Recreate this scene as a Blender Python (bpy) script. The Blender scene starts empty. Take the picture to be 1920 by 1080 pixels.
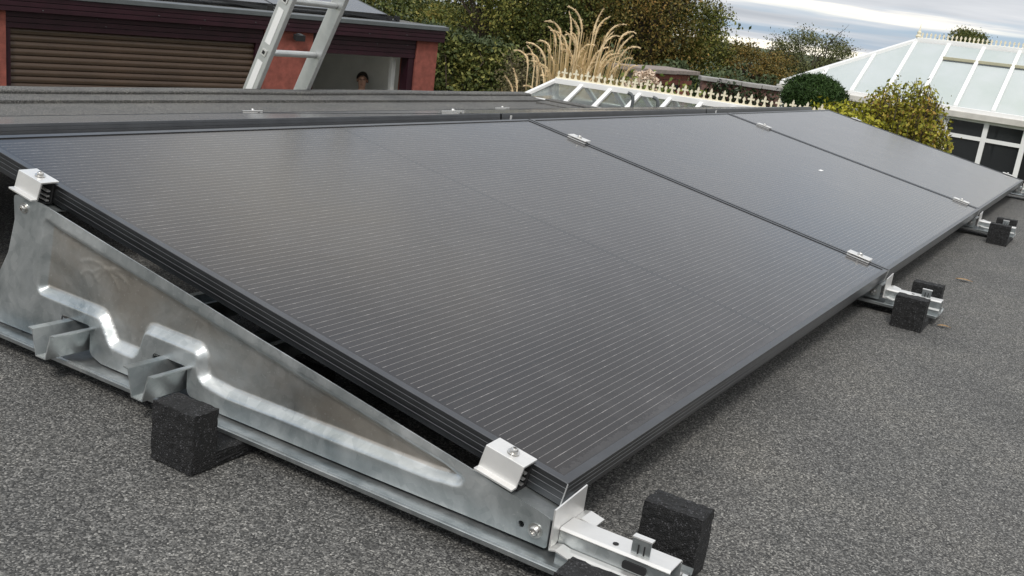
import bpy, bmesh, math, random
import numpy as np
from mathutils import Matrix, Vector
from mathutils.geometry import delaunay_2d_cdt

random.seed(7)
rng = np.random.default_rng(11)
SC = bpy.context.scene
COL = SC.collection
R = math.radians

# ------------------------------------------------------------------ camera
CAM = Vector((-1.0101, -0.4484, 0.6081))
YAW, PITCH, ROLL = R(28.837), R(14.725), R(8.209)
fw = Vector((math.cos(YAW) * math.cos(PITCH), math.sin(YAW) * math.cos(PITCH), -math.sin(PITCH)))
rt = fw.cross(Vector((0, 0, 1))).normalized()
up = rt.cross(fw)
rt2 = rt * math.cos(ROLL) + up * math.sin(ROLL)
up2 = -rt * math.sin(ROLL) + up * math.cos(ROLL)
cd = bpy.data.cameras.new('camera')
cam = bpy.data.objects.new('camera', cd)
COL.objects.link(cam)
m = Matrix((rt2, up2, -fw)).transposed().to_4x4()
m.translation = CAM
cam.matrix_world = m
cd.sensor_width = 36.0
cd.lens = 1973.2 / 1920 * 36
cd.clip_start = 0.02
cd.clip_end = 3000
SC.camera = cam

# ------------------------------------------------------------------ sky, sun, exposure
SUN_EL, SUN_AZ = R(48), R(200)          # direction the light comes from, azimuth from +X counter-clockwise
w = bpy.data.worlds.new('World')
SC.world = w
w.use_nodes = True
nt = w.node_tree
nt.nodes.clear()
def N(t, kind, **kw):
    n = t.nodes.new(kind)
    for k, v in kw.items():
        if k in n.inputs: n.inputs[k].default_value = v
        else: setattr(n, k, v)
    return n
def ramp(t, stops, interp='LINEAR'):
    n = t.nodes.new('ShaderNodeValToRGB')
    n.color_ramp.interpolation = interp
    e = n.color_ramp.elements
    while len(e) < len(stops): e.new(0.5)
    for k, (p, c) in enumerate(stops):
        e[k].position = p
        e[k].color = (*c, 1) if len(c) == 3 else c
    return n
def math_(t, op, a=None, b=None):
    n = t.nodes.new('ShaderNodeMath'); n.operation = op
    for i, v in enumerate((a, b)):
        if v is None: continue
        if isinstance(v, (int, float)): n.inputs[i].default_value = v
        else: t.links.new(v, n.inputs[i])
    return n.outputs[0]
L = nt.links.new
sky = N(nt, 'ShaderNodeTexSky', sky_type='NISHITA', sun_disc=False, sun_elevation=SUN_EL,
        sun_rotation=math.pi / 2 - SUN_AZ, altitude=50, air_density=1.0, dust_density=2.0, ozone_density=1.2)
tc = N(nt, 'ShaderNodeTexCoord')
sep = N(nt, 'ShaderNodeSeparateXYZ'); L(tc.outputs['Generated'], sep.inputs[0])
# long flat banks of stratus: noise stretched along the horizon
SEED = (0.58, 9.312, 18.39)
lg = math_(nt, 'LOGARITHM', math_(nt, 'ADD', math_(nt, 'MAXIMUM', sep.outputs['Z'], 0.0), 0.035), math.e)   # a level deck: banks crowd towards the horizon
cmb = N(nt, 'ShaderNodeCombineXYZ'); L(sep.outputs['X'], cmb.inputs[0]); L(sep.outputs['Y'], cmb.inputs[1]); L(lg, cmb.inputs[2])
def banks(hs, zs, seed, detail, rough, dist):
    mp_ = N(nt, 'ShaderNodeMapping'); mp_.inputs['Scale'].default_value = (hs, hs, zs); mp_.inputs['Location'].default_value = seed
    L(cmb.outputs[0], mp_.inputs[0])
    n_ = N(nt, 'ShaderNodeTexNoise', Scale=1.0, Detail=detail, Roughness=rough, Distortion=dist); L(mp_.outputs[0], n_.inputs['Vector']); return n_.outputs['Fac']
f1 = banks(1.6, 2.3, SEED, 7.0, 0.5, 0.25)
f2 = banks(1.8, 2.8, (SEED[0] + 7, SEED[1] - 3, SEED[2] + 1.20), 7.0, 0.52, 0.3)
cover = ramp(nt, [(0.37, (0, 0, 0)), (0.45, (1, 1, 1))]); L(f1, cover.inputs[0])
tone = ramp(nt, [(0.38, (3.9, 4.15, 4.5)), (0.52, (5.7, 5.85, 6.1)), (0.56, (8.8, 8.4, 7.6)), (0.64, (10.6, 9.8, 8.2))]); L(f2, tone.inputs[0])
skyg = N(nt, 'ShaderNodeMix', data_type='RGBA', blend_type='MIX')
skyg.inputs['Factor'].default_value = 0.6
L(sky.outputs[0], skyg.inputs['A']); skyg.inputs['B'].default_value = (3.6, 4.9, 6.6, 1)
mixc = N(nt, 'ShaderNodeMix', data_type='RGBA')
L(cover.outputs[0], mixc.inputs['Factor']); L(skyg.outputs['Result'], mixc.inputs['A']); L(tone.outputs[0], mixc.inputs['B'])
# an overcast sky is brighter overhead than at the horizon
lift = math_(nt, 'ADD', math_(nt, 'MULTIPLY', math_(nt, 'MAXIMUM', sep.outputs['Z'], 0.0), 0.35), 1.0)
mul = N(nt, 'ShaderNodeVectorMath', operation='SCALE'); L(mixc.outputs['Result'], mul.inputs[0]); L(lift, mul.inputs['Scale'])
bg = N(nt, 'ShaderNodeBackground', Strength=0.10); L(mul.outputs[0], bg.inputs['Color'])
wo = N(nt, 'ShaderNodeOutputWorld'); L(bg.outputs[0], wo.inputs['Surface'])

sd = bpy.data.lights.new('sun', 'SUN')
sd.energy = 1.5; sd.angle = R(14); sd.color = (1.0, 0.96, 0.90)
sun = bpy.data.objects.new('sun', sd); COL.objects.link(sun)
dv = Vector((math.cos(SUN_AZ) * math.cos(SUN_EL), math.sin(SUN_AZ) * math.cos(SUN_EL), math.sin(SUN_EL)))
sun.rotation_euler = dv.to_track_quat('Z', 'Y').to_euler()
sun.location = (0, 0, 20)

vs = SC.view_settings
vs.view_transform = 'Standard'; vs.look = 'None'; vs.exposure = 0.42; vs.gamma = 1.0; vs.use_curve_mapping = False
SC.cycles.use_denoising = True
SC.cycles.max_bounces = 6
SC.cycles.transparent_max_bounces = 12
SC.cycles.caustics_reflective = False
SC.cycles.caustics_refractive = False

# ------------------------------------------------------------------ helpers
class MB:
    """collects polygons for one mesh object"""
    def __init__(s): s.v = []; s.f = []
    def add(s, vs_, fs):
        o = len(s.v); s.v += [tuple(q) for q in vs_]; s.f += [tuple(i + o for i in f) for f in fs]; return s
    def box(s, x0, x1, y0, y1, z0, z1):
        return s.add([(x0, y0, z0), (x1, y0, z0), (x1, y1, z0), (x0, y1, z0), (x0, y0, z1), (x1, y0, z1), (x1, y1, z1), (x0, y1, z1)],
                     [(0, 3, 2, 1), (4, 5, 6, 7), (0, 1, 5, 4), (1, 2, 6, 5), (2, 3, 7, 6), (3, 0, 4, 7)])
    def prism(s, poly, axis, a, b):
        """closed polygon (2D) extruded along an axis: 'x' poly=(y,z), 'y' poly=(x,z), 'z' poly=(x,y)"""
        n = len(poly)
        def P(q, t):
            return {'x': (t, q[0], q[1]), 'y': (q[0], t, q[1]), 'z': (q[0], q[1], t)}[axis]
        vs_ = [P(q, a) for q in poly] + [P(q, b) for q in poly]
        fs = [(i, (i + 1) % n, n + (i + 1) % n, n + i) for i in range(n)] + [tuple(range(n))[::-1], tuple(range(n, 2 * n))]
        return s.add(vs_, fs)
    def strip(s, line, th, axis, a, b):
        """thin folded sheet: open polyline given thickness, extruded"""
        ln = [Vector(q) for q in line]; nn = []
        for i in range(len(ln)):
            d0 = (ln[i] - ln[i - 1]).normalized() if i else (ln[1] - ln[0]).normalized()
            d1 = (ln[i + 1] - ln[i]).normalized() if i < len(ln) - 1 else d0
            k = (d0 + d1)
            k = k.normalized() if k.length > 1e-6 else d0
            c = max(0.4, k.dot(d0))
            nn.append(Vector((-k.y, k.x)) * th / c)
        poly = [tuple(q) for q in ln] + [tuple(q + n_) for q, n_ in list(zip(ln, nn))[::-1]]
        # quads instead of one concave cap
        n = len(ln)
        def P(q, t):
            return {'x': (t, q[0], q[1]), 'y': (q[0], t, q[1]), 'z': (q[0], q[1], t)}[axis]
        A = [P(q, a) for q in poly]; Bv = [P(q, b) for q in poly]; t = 2 * n
        fs = [(i, (i + 1) % t, t + (i + 1) % t, t + i) for i in range(t)]
        for i in range(n - 1):
            j = t - 1 - i
            fs.append((i, j, j - 1, i + 1)); fs.append((t + i, t + i + 1, t + j - 1, t + j))
        return s.add(A + Bv, fs)
    def tube(s, pts, rad, n=8, caps=True):
        pts = [Vector(p) for p in pts]
        if isinstance(rad, (int, float)): rad = [rad] * len(pts)
        ref = None; vs_ = []
        for i, p in enumerate(pts):
            t = (pts[min(i + 1, len(pts) - 1)] - pts[max(i - 1, 0)]).normalized()
            if ref is None: ref = t.orthogonal().normalized()
            else: ref = (ref - t * ref.dot(t)).normalized()
            q = t.cross(ref)
            for k in range(n):
                a = 2 * math.pi * k / n
                vs_.append(p + (ref * math.cos(a) + q * math.sin(a)) * rad[i])
        fs = []
        for i in range(len(pts) - 1):
            for k in range(n):
                fs.append((i * n + k, i * n + (k + 1) % n, (i + 1) * n + (k + 1) % n, (i + 1) * n + k))
        if caps:
            fs.append(tuple(range(n))[::-1]); fs.append(tuple(range((len(pts) - 1) * n, len(pts) * n)))
        return s.add(vs_, fs)
    def bar(s, a, b, wx, wy, upv=(0, 0, 1)):
        """rectangular bar from a to b: wx across (horizontal), wy deep"""
        a = Vector(a); b = Vector(b); d = (b - a).normalized()
        sx = d.cross(Vector(upv)).normalized(); sy = sx.cross(d)
        c = [(-1, -1), (1, -1), (1, 1), (-1, 1)]
        vs_ = [p + sx * (i * wx / 2) + sy * (j * wy / 2) for p in (a, b) for i, j in c]
        return s.add(vs_, [(3, 2, 1, 0), (4, 5, 6, 7), (0, 1, 5, 4), (1, 2, 6, 5), (2, 3, 7, 6), (3, 0, 4, 7)])
    def lathe(s, prof, c=(0, 0, 0), n=12, axis='z'):
        vs_ = []; c = Vector(c)
        for r_, z_ in prof:
            for k in range(n):
                a = 2 * math.pi * k / n
                q = (r_ * math.cos(a), r_ * math.sin(a), z_)
                if axis == 'x': q = (q[2], q[0], q[1])
                if axis == 'y': q = (q[0], q[2], q[1])
                vs_.append(c + Vector(q))
        fs = [(i * n + k, i * n + (k + 1) % n, (i + 1) * n + (k + 1) % n, (i + 1) * n + k) for i in range(len(prof) - 1) for k in range(n)]
        fs += [tuple(range(n))[::-1], tuple(range((len(prof) - 1) * n, len(prof) * n))]
        return s.add(vs_, fs)
    def mesh(s, name, mat, smooth=None):
        me = bpy.data.meshes.new(name)
        me.from_pydata(s.v, [], s.f); me.materials.append(mat)
        bm = bmesh.new(); bm.from_mesh(me); bmesh.ops.recalc_face_normals(bm, faces=bm.faces); bm.to_mesh(me); bm.free()
        if smooth is not None:
            me.set_sharp_from_angle(angle=R(smooth))
            me.polygons.foreach_set('use_smooth', [True] * len(me.polygons))
        return me
    def build(s, name, mat, parent=None, smooth=None, bevel=0):
        o = bpy.data.objects.new(name, s.mesh(name, mat, smooth))
        COL.objects.link(o); o.parent = parent
        if bevel:
            b = o.modifiers.new('bevel', 'BEVEL'); b.width = bevel; b.segments = 2; b.limit_method = 'ANGLE'; b.angle_limit = R(40)
        return o
def empty(name, loc=(0, 0, 0), rot=(0, 0, 0)):
    o = bpy.data.objects.new(name, None); COL.objects.link(o)
    o.empty_display_size = 0.1; o.location = loc; o.rotation_euler = rot; return o
def tag(o, label=None, cat=None, group=None, kind=None):
    if label: o['label'] = label
    if cat: o['category'] = cat
    if group: o['group'] = group
    if kind: o['kind'] = kind
    return o
def copy_tree(o, parent=None):
    c = o.copy(); COL.objects.link(c); c.parent = parent
    for ch in list(o.children): copy_tree(ch, c)
    return c
def pydata(name, v, f, mat, parent=None):
    me = bpy.data.meshes.new(name); me.from_pydata(v, [], f); me.materials.append(mat)
    o = bpy.data.objects.new(name, me); COL.objects.link(o); o.parent = parent; return o

# ------------------------------------------------------------------ materials
def new_mat(name):
    m_ = bpy.data.materials.new(name); m_.use_nodes = True
    t = m_.node_tree; return m_, t, t.nodes['Principled BSDF'], t.links.new
def simple(name, col, rough=0.6, metal=0.0, var=0.15, scale=8.0, bump=0.0, bscale=60.0, spec=0.5):
    """one colour with soft wear: large mottling and fine relief"""
    m_, t, b, l = new_mat(name)
    tcn = N(t, 'ShaderNodeTexCoord')
    n_ = N(t, 'ShaderNodeTexNoise', Scale=scale, Detail=6.0, Roughness=0.6); l(tcn.outputs['Object'], n_.inputs['Vector'])
    rp = ramp(t, [(0.25, tuple(c * (1 - var) for c in col)), (0.75, tuple(min(1, c * (1 + var)) for c in col))])
    l(n_.outputs['Fac'], rp.inputs[0]); l(rp.outputs[0], b.inputs['Base Color'])
    b.inputs['Roughness'].default_value = rough; b.inputs['Metallic'].default_value = metal
    b.inputs['Specular IOR Level'].default_value = spec
    if bump:
        n3 = N(t, 'ShaderNodeTexNoise', Scale=bscale, Detail=4.0); l(tcn.outputs['Object'], n3.inputs['Vector'])
        bp = N(t, 'ShaderNodeBump', Strength=bump, Distance=0.004); l(n3.outputs['Fac'], bp.inputs['Height']); l(bp.outputs[0], b.inputs['Normal'])
    return m_

def felt_material():
    m_, t, b, l = new_mat('mineral_felt')
    tcn = N(t, 'ShaderNodeTexCoord'); ob = tcn.outputs['Object']
    vo = N(t, 'ShaderNodeTexVoronoi', Scale=470.0, Randomness=1.0); l(ob, vo.inputs['Vector'])
    sp = N(t, 'ShaderNodeSeparateColor'); l(vo.outputs['Color'], sp.inputs[0])
    gr = ramp(t, [(0.0, (0.022, 0.022, 0.022)), (0.45, (0.072, 0.071, 0.068)), (0.75, (0.140, 0.137, 0.131)), (0.93, (0.215, 0.21, 0.20)), (1.0, (0.34, 0.33, 0.31))])
    l(sp.outputs[0], gr.inputs[0])
    na = N(t, 'ShaderNodeTexNoise', Scale=170.0, Detail=3.0, Roughness=0.7); l(ob, na.inputs['Vector'])
    nb = N(t, 'ShaderNodeTexNoise', Scale=3.0, Detail=6.0, Roughness=0.65); l(ob, nb.inputs['Vector'])
    ra = ramp(t, [(0.3, (0.66, 0.66, 0.66)), (0.7, (1.34, 1.34, 1.34))]); l(na.outputs['Fac'], ra.inputs[0])
    rb = ramp(t, [(0.28, (0.74, 0.745, 0.75)), (0.5, (1.0, 1.0, 0.99)), (0.72, (1.20, 1.18, 1.13))]); l(nb.outputs['Fac'], rb.inputs[0])
    m1 = N(t, 'ShaderNodeMix', data_type='RGBA', blend_type='MULTIPLY'); m1.inputs['Factor'].default_value = 1
    l(gr.outputs[0], m1.inputs['A']); l(ra.outputs[0], m1.inputs['B'])
    m2 = N(t, 'ShaderNodeMix', data_type='RGBA', blend_type='MULTIPLY'); m2.inputs['Factor'].default_value = 1
    l(m1.outputs['Result'], m2.inputs['A']); l(rb.outputs[0], m2.inputs['B'])
    l(m2.outputs['Result'], b.inputs['Base Color'])
    b.inputs['Roughness'].default_value = 0.85
    bp = N(t, 'ShaderNodeBump', Strength=0.7, Distance=0.0015); l(vo.outputs['Distance'], bp.inputs['Height']); bp.invert = True
    l(bp.outputs[0], b.inputs['Normal'])
    return m_
FELT = felt_material()

def foam_material():
    m_, t, b, l = new_mat('rubber_crumb')
    tcn = N(t, 'ShaderNodeTexCoord'); ob = tcn.outputs['Object']
    vo = N(t, 'ShaderNodeTexVoronoi', Scale=620.0); l(ob, vo.inputs['Vector'])
    sp = N(t, 'ShaderNodeSeparateColor'); l(vo.outputs['Color'], sp.inputs[0])
    gr = ramp(t, [(0.0, (0.004, 0.004, 0.004)), (0.7, (0.005, 0.005, 0.0055)), (0.9, (0.015, 0.015, 0.016)), (1.0, (0.08, 0.08, 0.085))]); l(sp.outputs[0], gr.inputs[0])
    l(gr.outputs[0], b.inputs['Base Color']); b.inputs['Roughness'].default_value = 0.75
    bp = N(t, 'ShaderNodeBump', Strength=0.9, Distance=0.0016); bp.invert = True
    l(vo.outputs['Distance'], bp.inputs['Height']); l(bp.outputs[0], b.inputs['Normal'])
    return m_
FOAM = foam_material()

def galv_material(name, tint=True):
    m_, t, b, l = new_mat(name)
    tcn = N(t, 'ShaderNodeTexCoord'); ob = tcn.outputs['Object']
    n_ = N(t, 'ShaderNodeTexNoise', Scale=9.0, Detail=8.0, Roughness=0.62, Distortion=0.6); l(ob, n_.inputs['Vector'])
    rp = ramp(t, [(0.26, (0.27, 0.305, 0.315)), (0.48, (0.47, 0.50, 0.505)), (0.74, (0.72, 0.74, 0.74))])
    vs2 = N(t, 'ShaderNodeTexVoronoi', Scale=75.0, Randomness=1.0); l(ob, vs2.inputs['Vector']); sp2 = N(t, 'ShaderNodeSeparateColor'); l(vs2.outputs['Color'], sp2.inputs[0])
    l(math_(t, 'ADD', n_.outputs['Fac'], math_(t, 'MULTIPLY', math_(t, 'SUBTRACT', sp2.outputs[0], 0.5), 0.10)), rp.inputs[0])
    out = rp.outputs[0]
    if tint:   # brown water staining in the pressed panel, patchy and ending in a ragged line
        mpn = N(t, 'ShaderNodeMapping'); mpn.inputs['Scale'].default_value = (1, 4.0, 6.0); l(ob, mpn.inputs[0])
        n4 = N(t, 'ShaderNodeTexNoise', Scale=1.3, Detail=5.0, Roughness=0.6); l(mpn.outputs[0], n4.inputs['Vector'])
        sx = N(t, 'ShaderNodeSeparateXYZ'); l(ob, sx.inputs[0])
        inside = ramp(t, [(0.0, (0, 0, 0)), (0.5, (1, 1, 1))])            # sheet depth: only the sunk panel holds water
        l(math_(t, 'MULTIPLY', math_(t, 'ADD', sx.outputs['X'], 0.0195), 320.0), inside.inputs[0])
        st = ramp(t, [(0.34, (0, 0, 0)), (0.62, (1, 1, 1))]); l(n4.outputs['Fac'], st.inputs[0])
        fac = math_(t, 'MULTIPLY', math_(t, 'MULTIPLY', inside.outputs[0], math_(t, 'ADD', st.outputs[0], 0.18)), 0.55)
        mx = N(t, 'ShaderNodeMix', data_type='RGBA'); l(fac, mx.inputs['Factor']); l(out, mx.inputs['A'])
        mx.inputs['B'].default_value = (0.36, 0.30, 0.235, 1); out = mx.outputs['Result']
    # fine scuffs
    n5 = N(t, 'ShaderNodeTexNoise', Scale=260.0, Detail=2.0); l(ob, n5.inputs['Vector'])
    sc_ = ramp(t, [(0.66, (0, 0, 0)), (0.74, (1, 1, 1))]); l(n5.outputs['Fac'], sc_.inputs[0])
    mx2 = N(t, 'ShaderNodeMix', data_type='RGBA'); l(math_(t, 'MULTIPLY', sc_.outputs[0], 0.35), mx2.inputs['Factor'])
    l(out, mx2.inputs['A']); mx2.inputs['B'].default_value = (0.75, 0.76, 0.75, 1)
    l(mx2.outputs['Result'], b.inputs['Base Color'])
    b.inputs['Metallic'].default_value = 0.82
    rr = ramp(t, [(0.3, (0.27,) * 3), (0.7, (0.44,) * 3)]); l(n_.outputs['Fac'], rr.inputs[0]); l(rr.outputs[0], b.inputs['Roughness'])
    bp = N(t, 'ShaderNodeBump', Strength=0.10, Distance=0.002); l(n_.outputs['Fac'], bp.inputs['Height']); l(bp.outputs[0], b.inputs['Normal'])
    return m_
GALV = galv_material('galvanised_steel_stained')
GALV2 = galv_material('galvanised_steel', False)
ALU = simple('mill_aluminium', (0.80, 0.79, 0.77), 0.42, 0.75, 0.06, 30)
STEEL = simple('stainless_steel', (0.62, 0.61, 0.59), 0.28, 1.0, 0.08, 60)
BLACKM = simple('black_anodised', (0.115, 0.118, 0.124), 0.34, 1.0, 0.15, 20)
RAWEDGE = simple('raw_cut_edge', (0.7, 0.7, 0.7), 0.4, 0.8, 0.05)
DARK = simple('dark_void', (0.012, 0.012, 0.013), 0.8)
WHITEP = simple('white_paper', (0.80, 0.80, 0.79), 0.6, 0, 0.05)

PL, PW, PT = 1.762, 1.1255, 0.030
def glass_material():
    """dark cells under glass; the silver cell wires run along the panel, a fine print every 11.5 mm"""
    m_, t, b, l = new_mat('solar_glass')
    tcn = N(t, 'ShaderNodeTexCoord'); ob = tcn.outputs['Object']
    sx = N(t, 'ShaderNodeSeparateXYZ'); l(ob, sx.inputs[0])
    X, Y = sx.outputs['X'], sx.outputs['Y']
    pitch = 0.01145
    fr = math_(t, 'FRACT', math_(t, 'DIVIDE', Y, pitch))
    dist = math_(t, 'ABSOLUTE', math_(t, 'SUBTRACT', fr, 0.5))
    line = math_(t, 'LESS_THAN', dist, 0.030)                       # 0.7 mm wire
    # glints painted into the wire colour: noise makes pieces of each wire paler
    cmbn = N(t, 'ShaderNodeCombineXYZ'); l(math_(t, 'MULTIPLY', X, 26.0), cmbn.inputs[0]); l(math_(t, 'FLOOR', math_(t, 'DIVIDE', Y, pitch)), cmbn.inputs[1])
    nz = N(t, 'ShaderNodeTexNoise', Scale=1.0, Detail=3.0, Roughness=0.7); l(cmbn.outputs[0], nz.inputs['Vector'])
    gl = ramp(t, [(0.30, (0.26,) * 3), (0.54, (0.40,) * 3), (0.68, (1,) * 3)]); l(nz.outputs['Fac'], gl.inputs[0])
    # solder pads: dots along each wire
    fx = math_(t, 'FRACT', math_(t, 'DIVIDE', X, 0.0152))
    pad = math_(t, 'LESS_THAN', math_(t, 'ABSOLUTE', math_(t, 'SUBTRACT', fx, 0.5)), 0.05)
    pad = math_(t, 'MULTIPLY', pad, math_(t, 'LESS_THAN', dist, 0.06))
    # cell gaps
    def gap(c, p_, wd, off=0.0):
        f = math_(t, 'FRACT', math_(t, 'DIVIDE', math_(t, 'SUBTRACT', c, off), p_))
        return math_(t, 'GREATER_THAN', math_(t, 'ABSOLUTE', math_(t, 'SUBTRACT', f, 0.5)), 0.5 - wd / p_ / 2)
    gy = gap(Y, 0.1832, 0.003, 0.0132); gx = gap(X, 0.0959, 0.0015, 0.018)
    mid = math_(t, 'LESS_THAN', math_(t, 'ABSOLUTE', math_(t, 'SUBTRACT', X, PL / 2)), 0.006)
    edge = math_(t, 'MULTIPLY', math_(t, 'MULTIPLY', math_(t, 'GREATER_THAN', X, 0.020), math_(t, 'LESS_THAN', X, PL - 0.020)),
                 math_(t, 'MULTIPLY', math_(t, 'GREATER_THAN', Y, 0.022), math_(t, 'LESS_THAN', Y, PW - 0.022)))
    gaps = math_(t, 'MAXIMUM', gy, mid)
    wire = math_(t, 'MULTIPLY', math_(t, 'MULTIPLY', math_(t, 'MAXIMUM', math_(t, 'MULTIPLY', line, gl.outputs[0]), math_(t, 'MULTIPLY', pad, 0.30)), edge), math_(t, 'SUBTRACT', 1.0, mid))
    nb = N(t, 'ShaderNodeTexNoise', Scale=2.2, Detail=5.0); l(ob, nb.inputs['Vector'])
    base = ramp(t, [(0.3, (0.0165, 0.0138, 0.0132)), (0.7, (0.0220, 0.0185, 0.0178))]); l(nb.outputs['Fac'], base.inputs[0])
    mg = N(t, 'ShaderNodeMix', data_type='RGBA'); l(math_(t, 'MAXIMUM', gaps, math_(t, 'MULTIPLY', gx, 0.5)), mg.inputs['Factor'])
    l(base.outputs[0], mg.inputs['A']); mg.inputs['B'].default_value = (0.011, 0.010, 0.010, 1)
    # dust and dried water marks on the glass
    nd = N(t, 'ShaderNodeTexNoise', Scale=5.0, Detail=9.0, Roughness=0.75, Distortion=1.2); l(ob, nd.inputs['Vector'])
    rd = ramp(t, [(0.46, (0.0,) * 3), (0.80, (0.14,) * 3)]); l(nd.outputs['Fac'], rd.inputs[0])
    nd2 = N(t, 'ShaderNodeTexNoise', Scale=38.0, Detail=5.0, Roughness=0.8); l(ob, nd2.inputs['Vector'])
    rd2 = ramp(t, [(0.66, (0.0,) * 3), (0.78, (0.20,) * 3)]); l(nd2.outputs['Fac'], rd2.inputs[0])
    # dirt washed down to the low lip, ragged along its upper edge
    low = math_(t, 'MULTIPLY', math_(t, 'LESS_THAN', math_(t, 'ADD', Y, math_(t, 'MULTIPLY', nd2.outputs['Fac'], -0.045)), -0.001), 0.09)
    md = N(t, 'ShaderNodeMix', data_type='RGBA'); l(math_(t, 'ADD', math_(t, 'ADD', rd.outputs[0], rd2.outputs[0]), low), md.inputs['Factor'])
    l(mg.outputs['Result'], md.inputs['A']); md.inputs['B'].default_value = (0.20, 0.195, 0.195, 1)
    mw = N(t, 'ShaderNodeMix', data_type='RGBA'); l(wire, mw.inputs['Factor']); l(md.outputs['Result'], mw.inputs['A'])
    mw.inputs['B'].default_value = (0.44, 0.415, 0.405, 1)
    l(mw.outputs['Result'], b.inputs['Base Color'])
    b.inputs['IOR'].default_value = 1.37
    b.inputs['Specular Tint'].default_value = (0.97, 0.98, 1.0, 1)
    rr = math_(t, 'ADD', math_(t, 'MULTIPLY', nd.outputs['Fac'], 0.10), 0.13); l(rr, b.inputs['Roughness'])
    # film of dust as sheen, also added to brighten the far glass at low angles
    b.inputs['Sheen Weight'].default_value = 0.10; b.inputs['Sheen Roughness'].default_value = 0.35; b.inputs['Sheen Tint'].default_value = (0.95, 0.95, 0.95, 1)
    return m_
GLASS = glass_material()

# ================================================================== SETTING
def ground_mesh():
    mb = MB(); mb.add([(-400, -400, -2.36), (900, -400, -2.36), (900, 900, -2.36), (-400, 900, -2.36)], [(0, 1, 2, 3)])
    return mb
GRASSM = simple('garden_soil_and_lawn', (0.055, 0.075, 0.03), 0.95, 0, 0.5, 0.6)
tag(ground_mesh().build('ground', GRASSM), kind='structure')

# the flat felt roof: slab with its weathered sheets, lapped one over the next
RX0, RX1, RY0, RY1 = -3.2, 5.76, -4.2, 3.42
BRICKW = simple('rendered_wall', (0.42, 0.40, 0.37), 0.9, 0, 0.12, 3, 0.4)
roof = MB().box(RX0, RX1, RY0, RY1, -0.22, -0.006).build('flat_roof', FELT); tag(roof, kind='structure')
def felt_sheet(x0, x1, y0, y1, z, seed):
    """a felt strip with a slightly wavy edge and gentle blisters"""
    nx, ny = 130, 10
    r_ = random.Random(seed); ph = [r_.uniform(0, 6.28) for _ in range(6)]
    vs_ = []; fs = []
    for j in range(ny + 1):
        for i in range(nx + 1):
            x = x0 + (x1 - x0) * i / nx; y = y0 + (y1 - y0) * j / ny
            wob = 0.006 * math.sin(3.1 * x + ph[0]) + 0.004 * math.sin(7.7 * x + ph[1])
            zz = z + 0.0022 * math.sin(2.1 * x + ph[2]) * math.sin(2.7 * y + ph[3]) + 0.0008 * math.sin(9 * x + ph[4])
            if j == 0 or j == ny: y += wob
            vs_.append((x, y, max(zz, z - 0.0016)))
    for j in range(ny):
        for i in range(nx):
            a = j * (nx + 1) + i; fs.append((a, a + 1, a + nx + 2, a + nx + 1))
    # lapped edge on the near (low y) side, turned down
    o = len(vs_)
    for i in range(nx + 1):
        q = vs_[i]; vs_.append((q[0], q[1] - 0.001, q[2] - 0.0055))
    for i in range(nx): fs.append((i, o + i, o + i + 1, i + 1))
    mb = MB(); mb.v = vs_; mb.f = fs
    return mb
ys = [RY0 + 0.02, -2.90, -1.95, -0.62, 0.36, 1.34, 2.32, 3.06]
for k in range(len(ys) - 1):
    o = felt_sheet(RX0 + 0.02, RX1 - 0.10, ys[k] - 0.03 * (k > 0), ys[k + 1] + 0.06, 0.0 + 0.004 * (k % 2), k).build('felt_sheet', FELT, roof, smooth=40)
# verge upstand of the long edge and of the far end: a rounded felt-covered kerb
def kerb_profile(h):
    return [(0.0, 0.0065), (0.06, 0.009), (0.105, 0.014), (0.124, 0.0145), (0.121, h * 0.72), (0.123, h * 0.88), (0.132, h * 0.98), (0.146, h), (0.200, h + 0.002), (0.222, h - 0.006), (0.232, h - 0.04), (0.234, -0.16), (0.18, -0.16), (0.0, -0.02)]
def kerb_run(along, a, b, base, h, seed):
    r_ = random.Random(seed); n = 70; prof = kerb_profile(h); vs_ = []; m_ = len(prof)
    ph = [r_.uniform(0, 6.28) for _ in range(4)]
    for i in range(n + 1):
        s_ = a + (b - a) * i / n
        dz = 0.0015 * math.sin(1.3 * s_ + ph[0]) + 0.0012 * math.sin(4.1 * s_ + ph[1]) + 0.0008 * r_.uniform(-1, 1)
        for (q, z) in prof:
            zz = z + (dz if z > 0.01 else 0)
            vs_.append((s_, base + q, zz) if along == 'x' else (base + q, s_, zz))
    fs = [(i * m_ + k, i * m_ + (k + 1) % m_, (i + 1) * m_ + (k + 1) % m_, (i + 1) * m_ + k) for i in range(n) for k in range(m_)]
    fs += [tuple(range(m_)), tuple(range(n * m_, (n + 1) * m_))[::-1]]
    mb = MB(); mb.v = vs_; mb.f = fs; return mb
kerb_run('x', RX0, RX1 + 0.02, 3.240, 0.031, 3).build('roof_kerb', FELT, roof, smooth=50)
kerb_run('y', RY0, 3.17, RX1 - 0.235, 0.028, 5).build('roof_kerb', FELT, roof, smooth=50)
MB().box(RX0 + 0.05, RX1 - 0.08, RY0 + 0.05, RY1 - 0.12, -2.36, -0.22).build('wall_below', BRICKW, roof)
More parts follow.
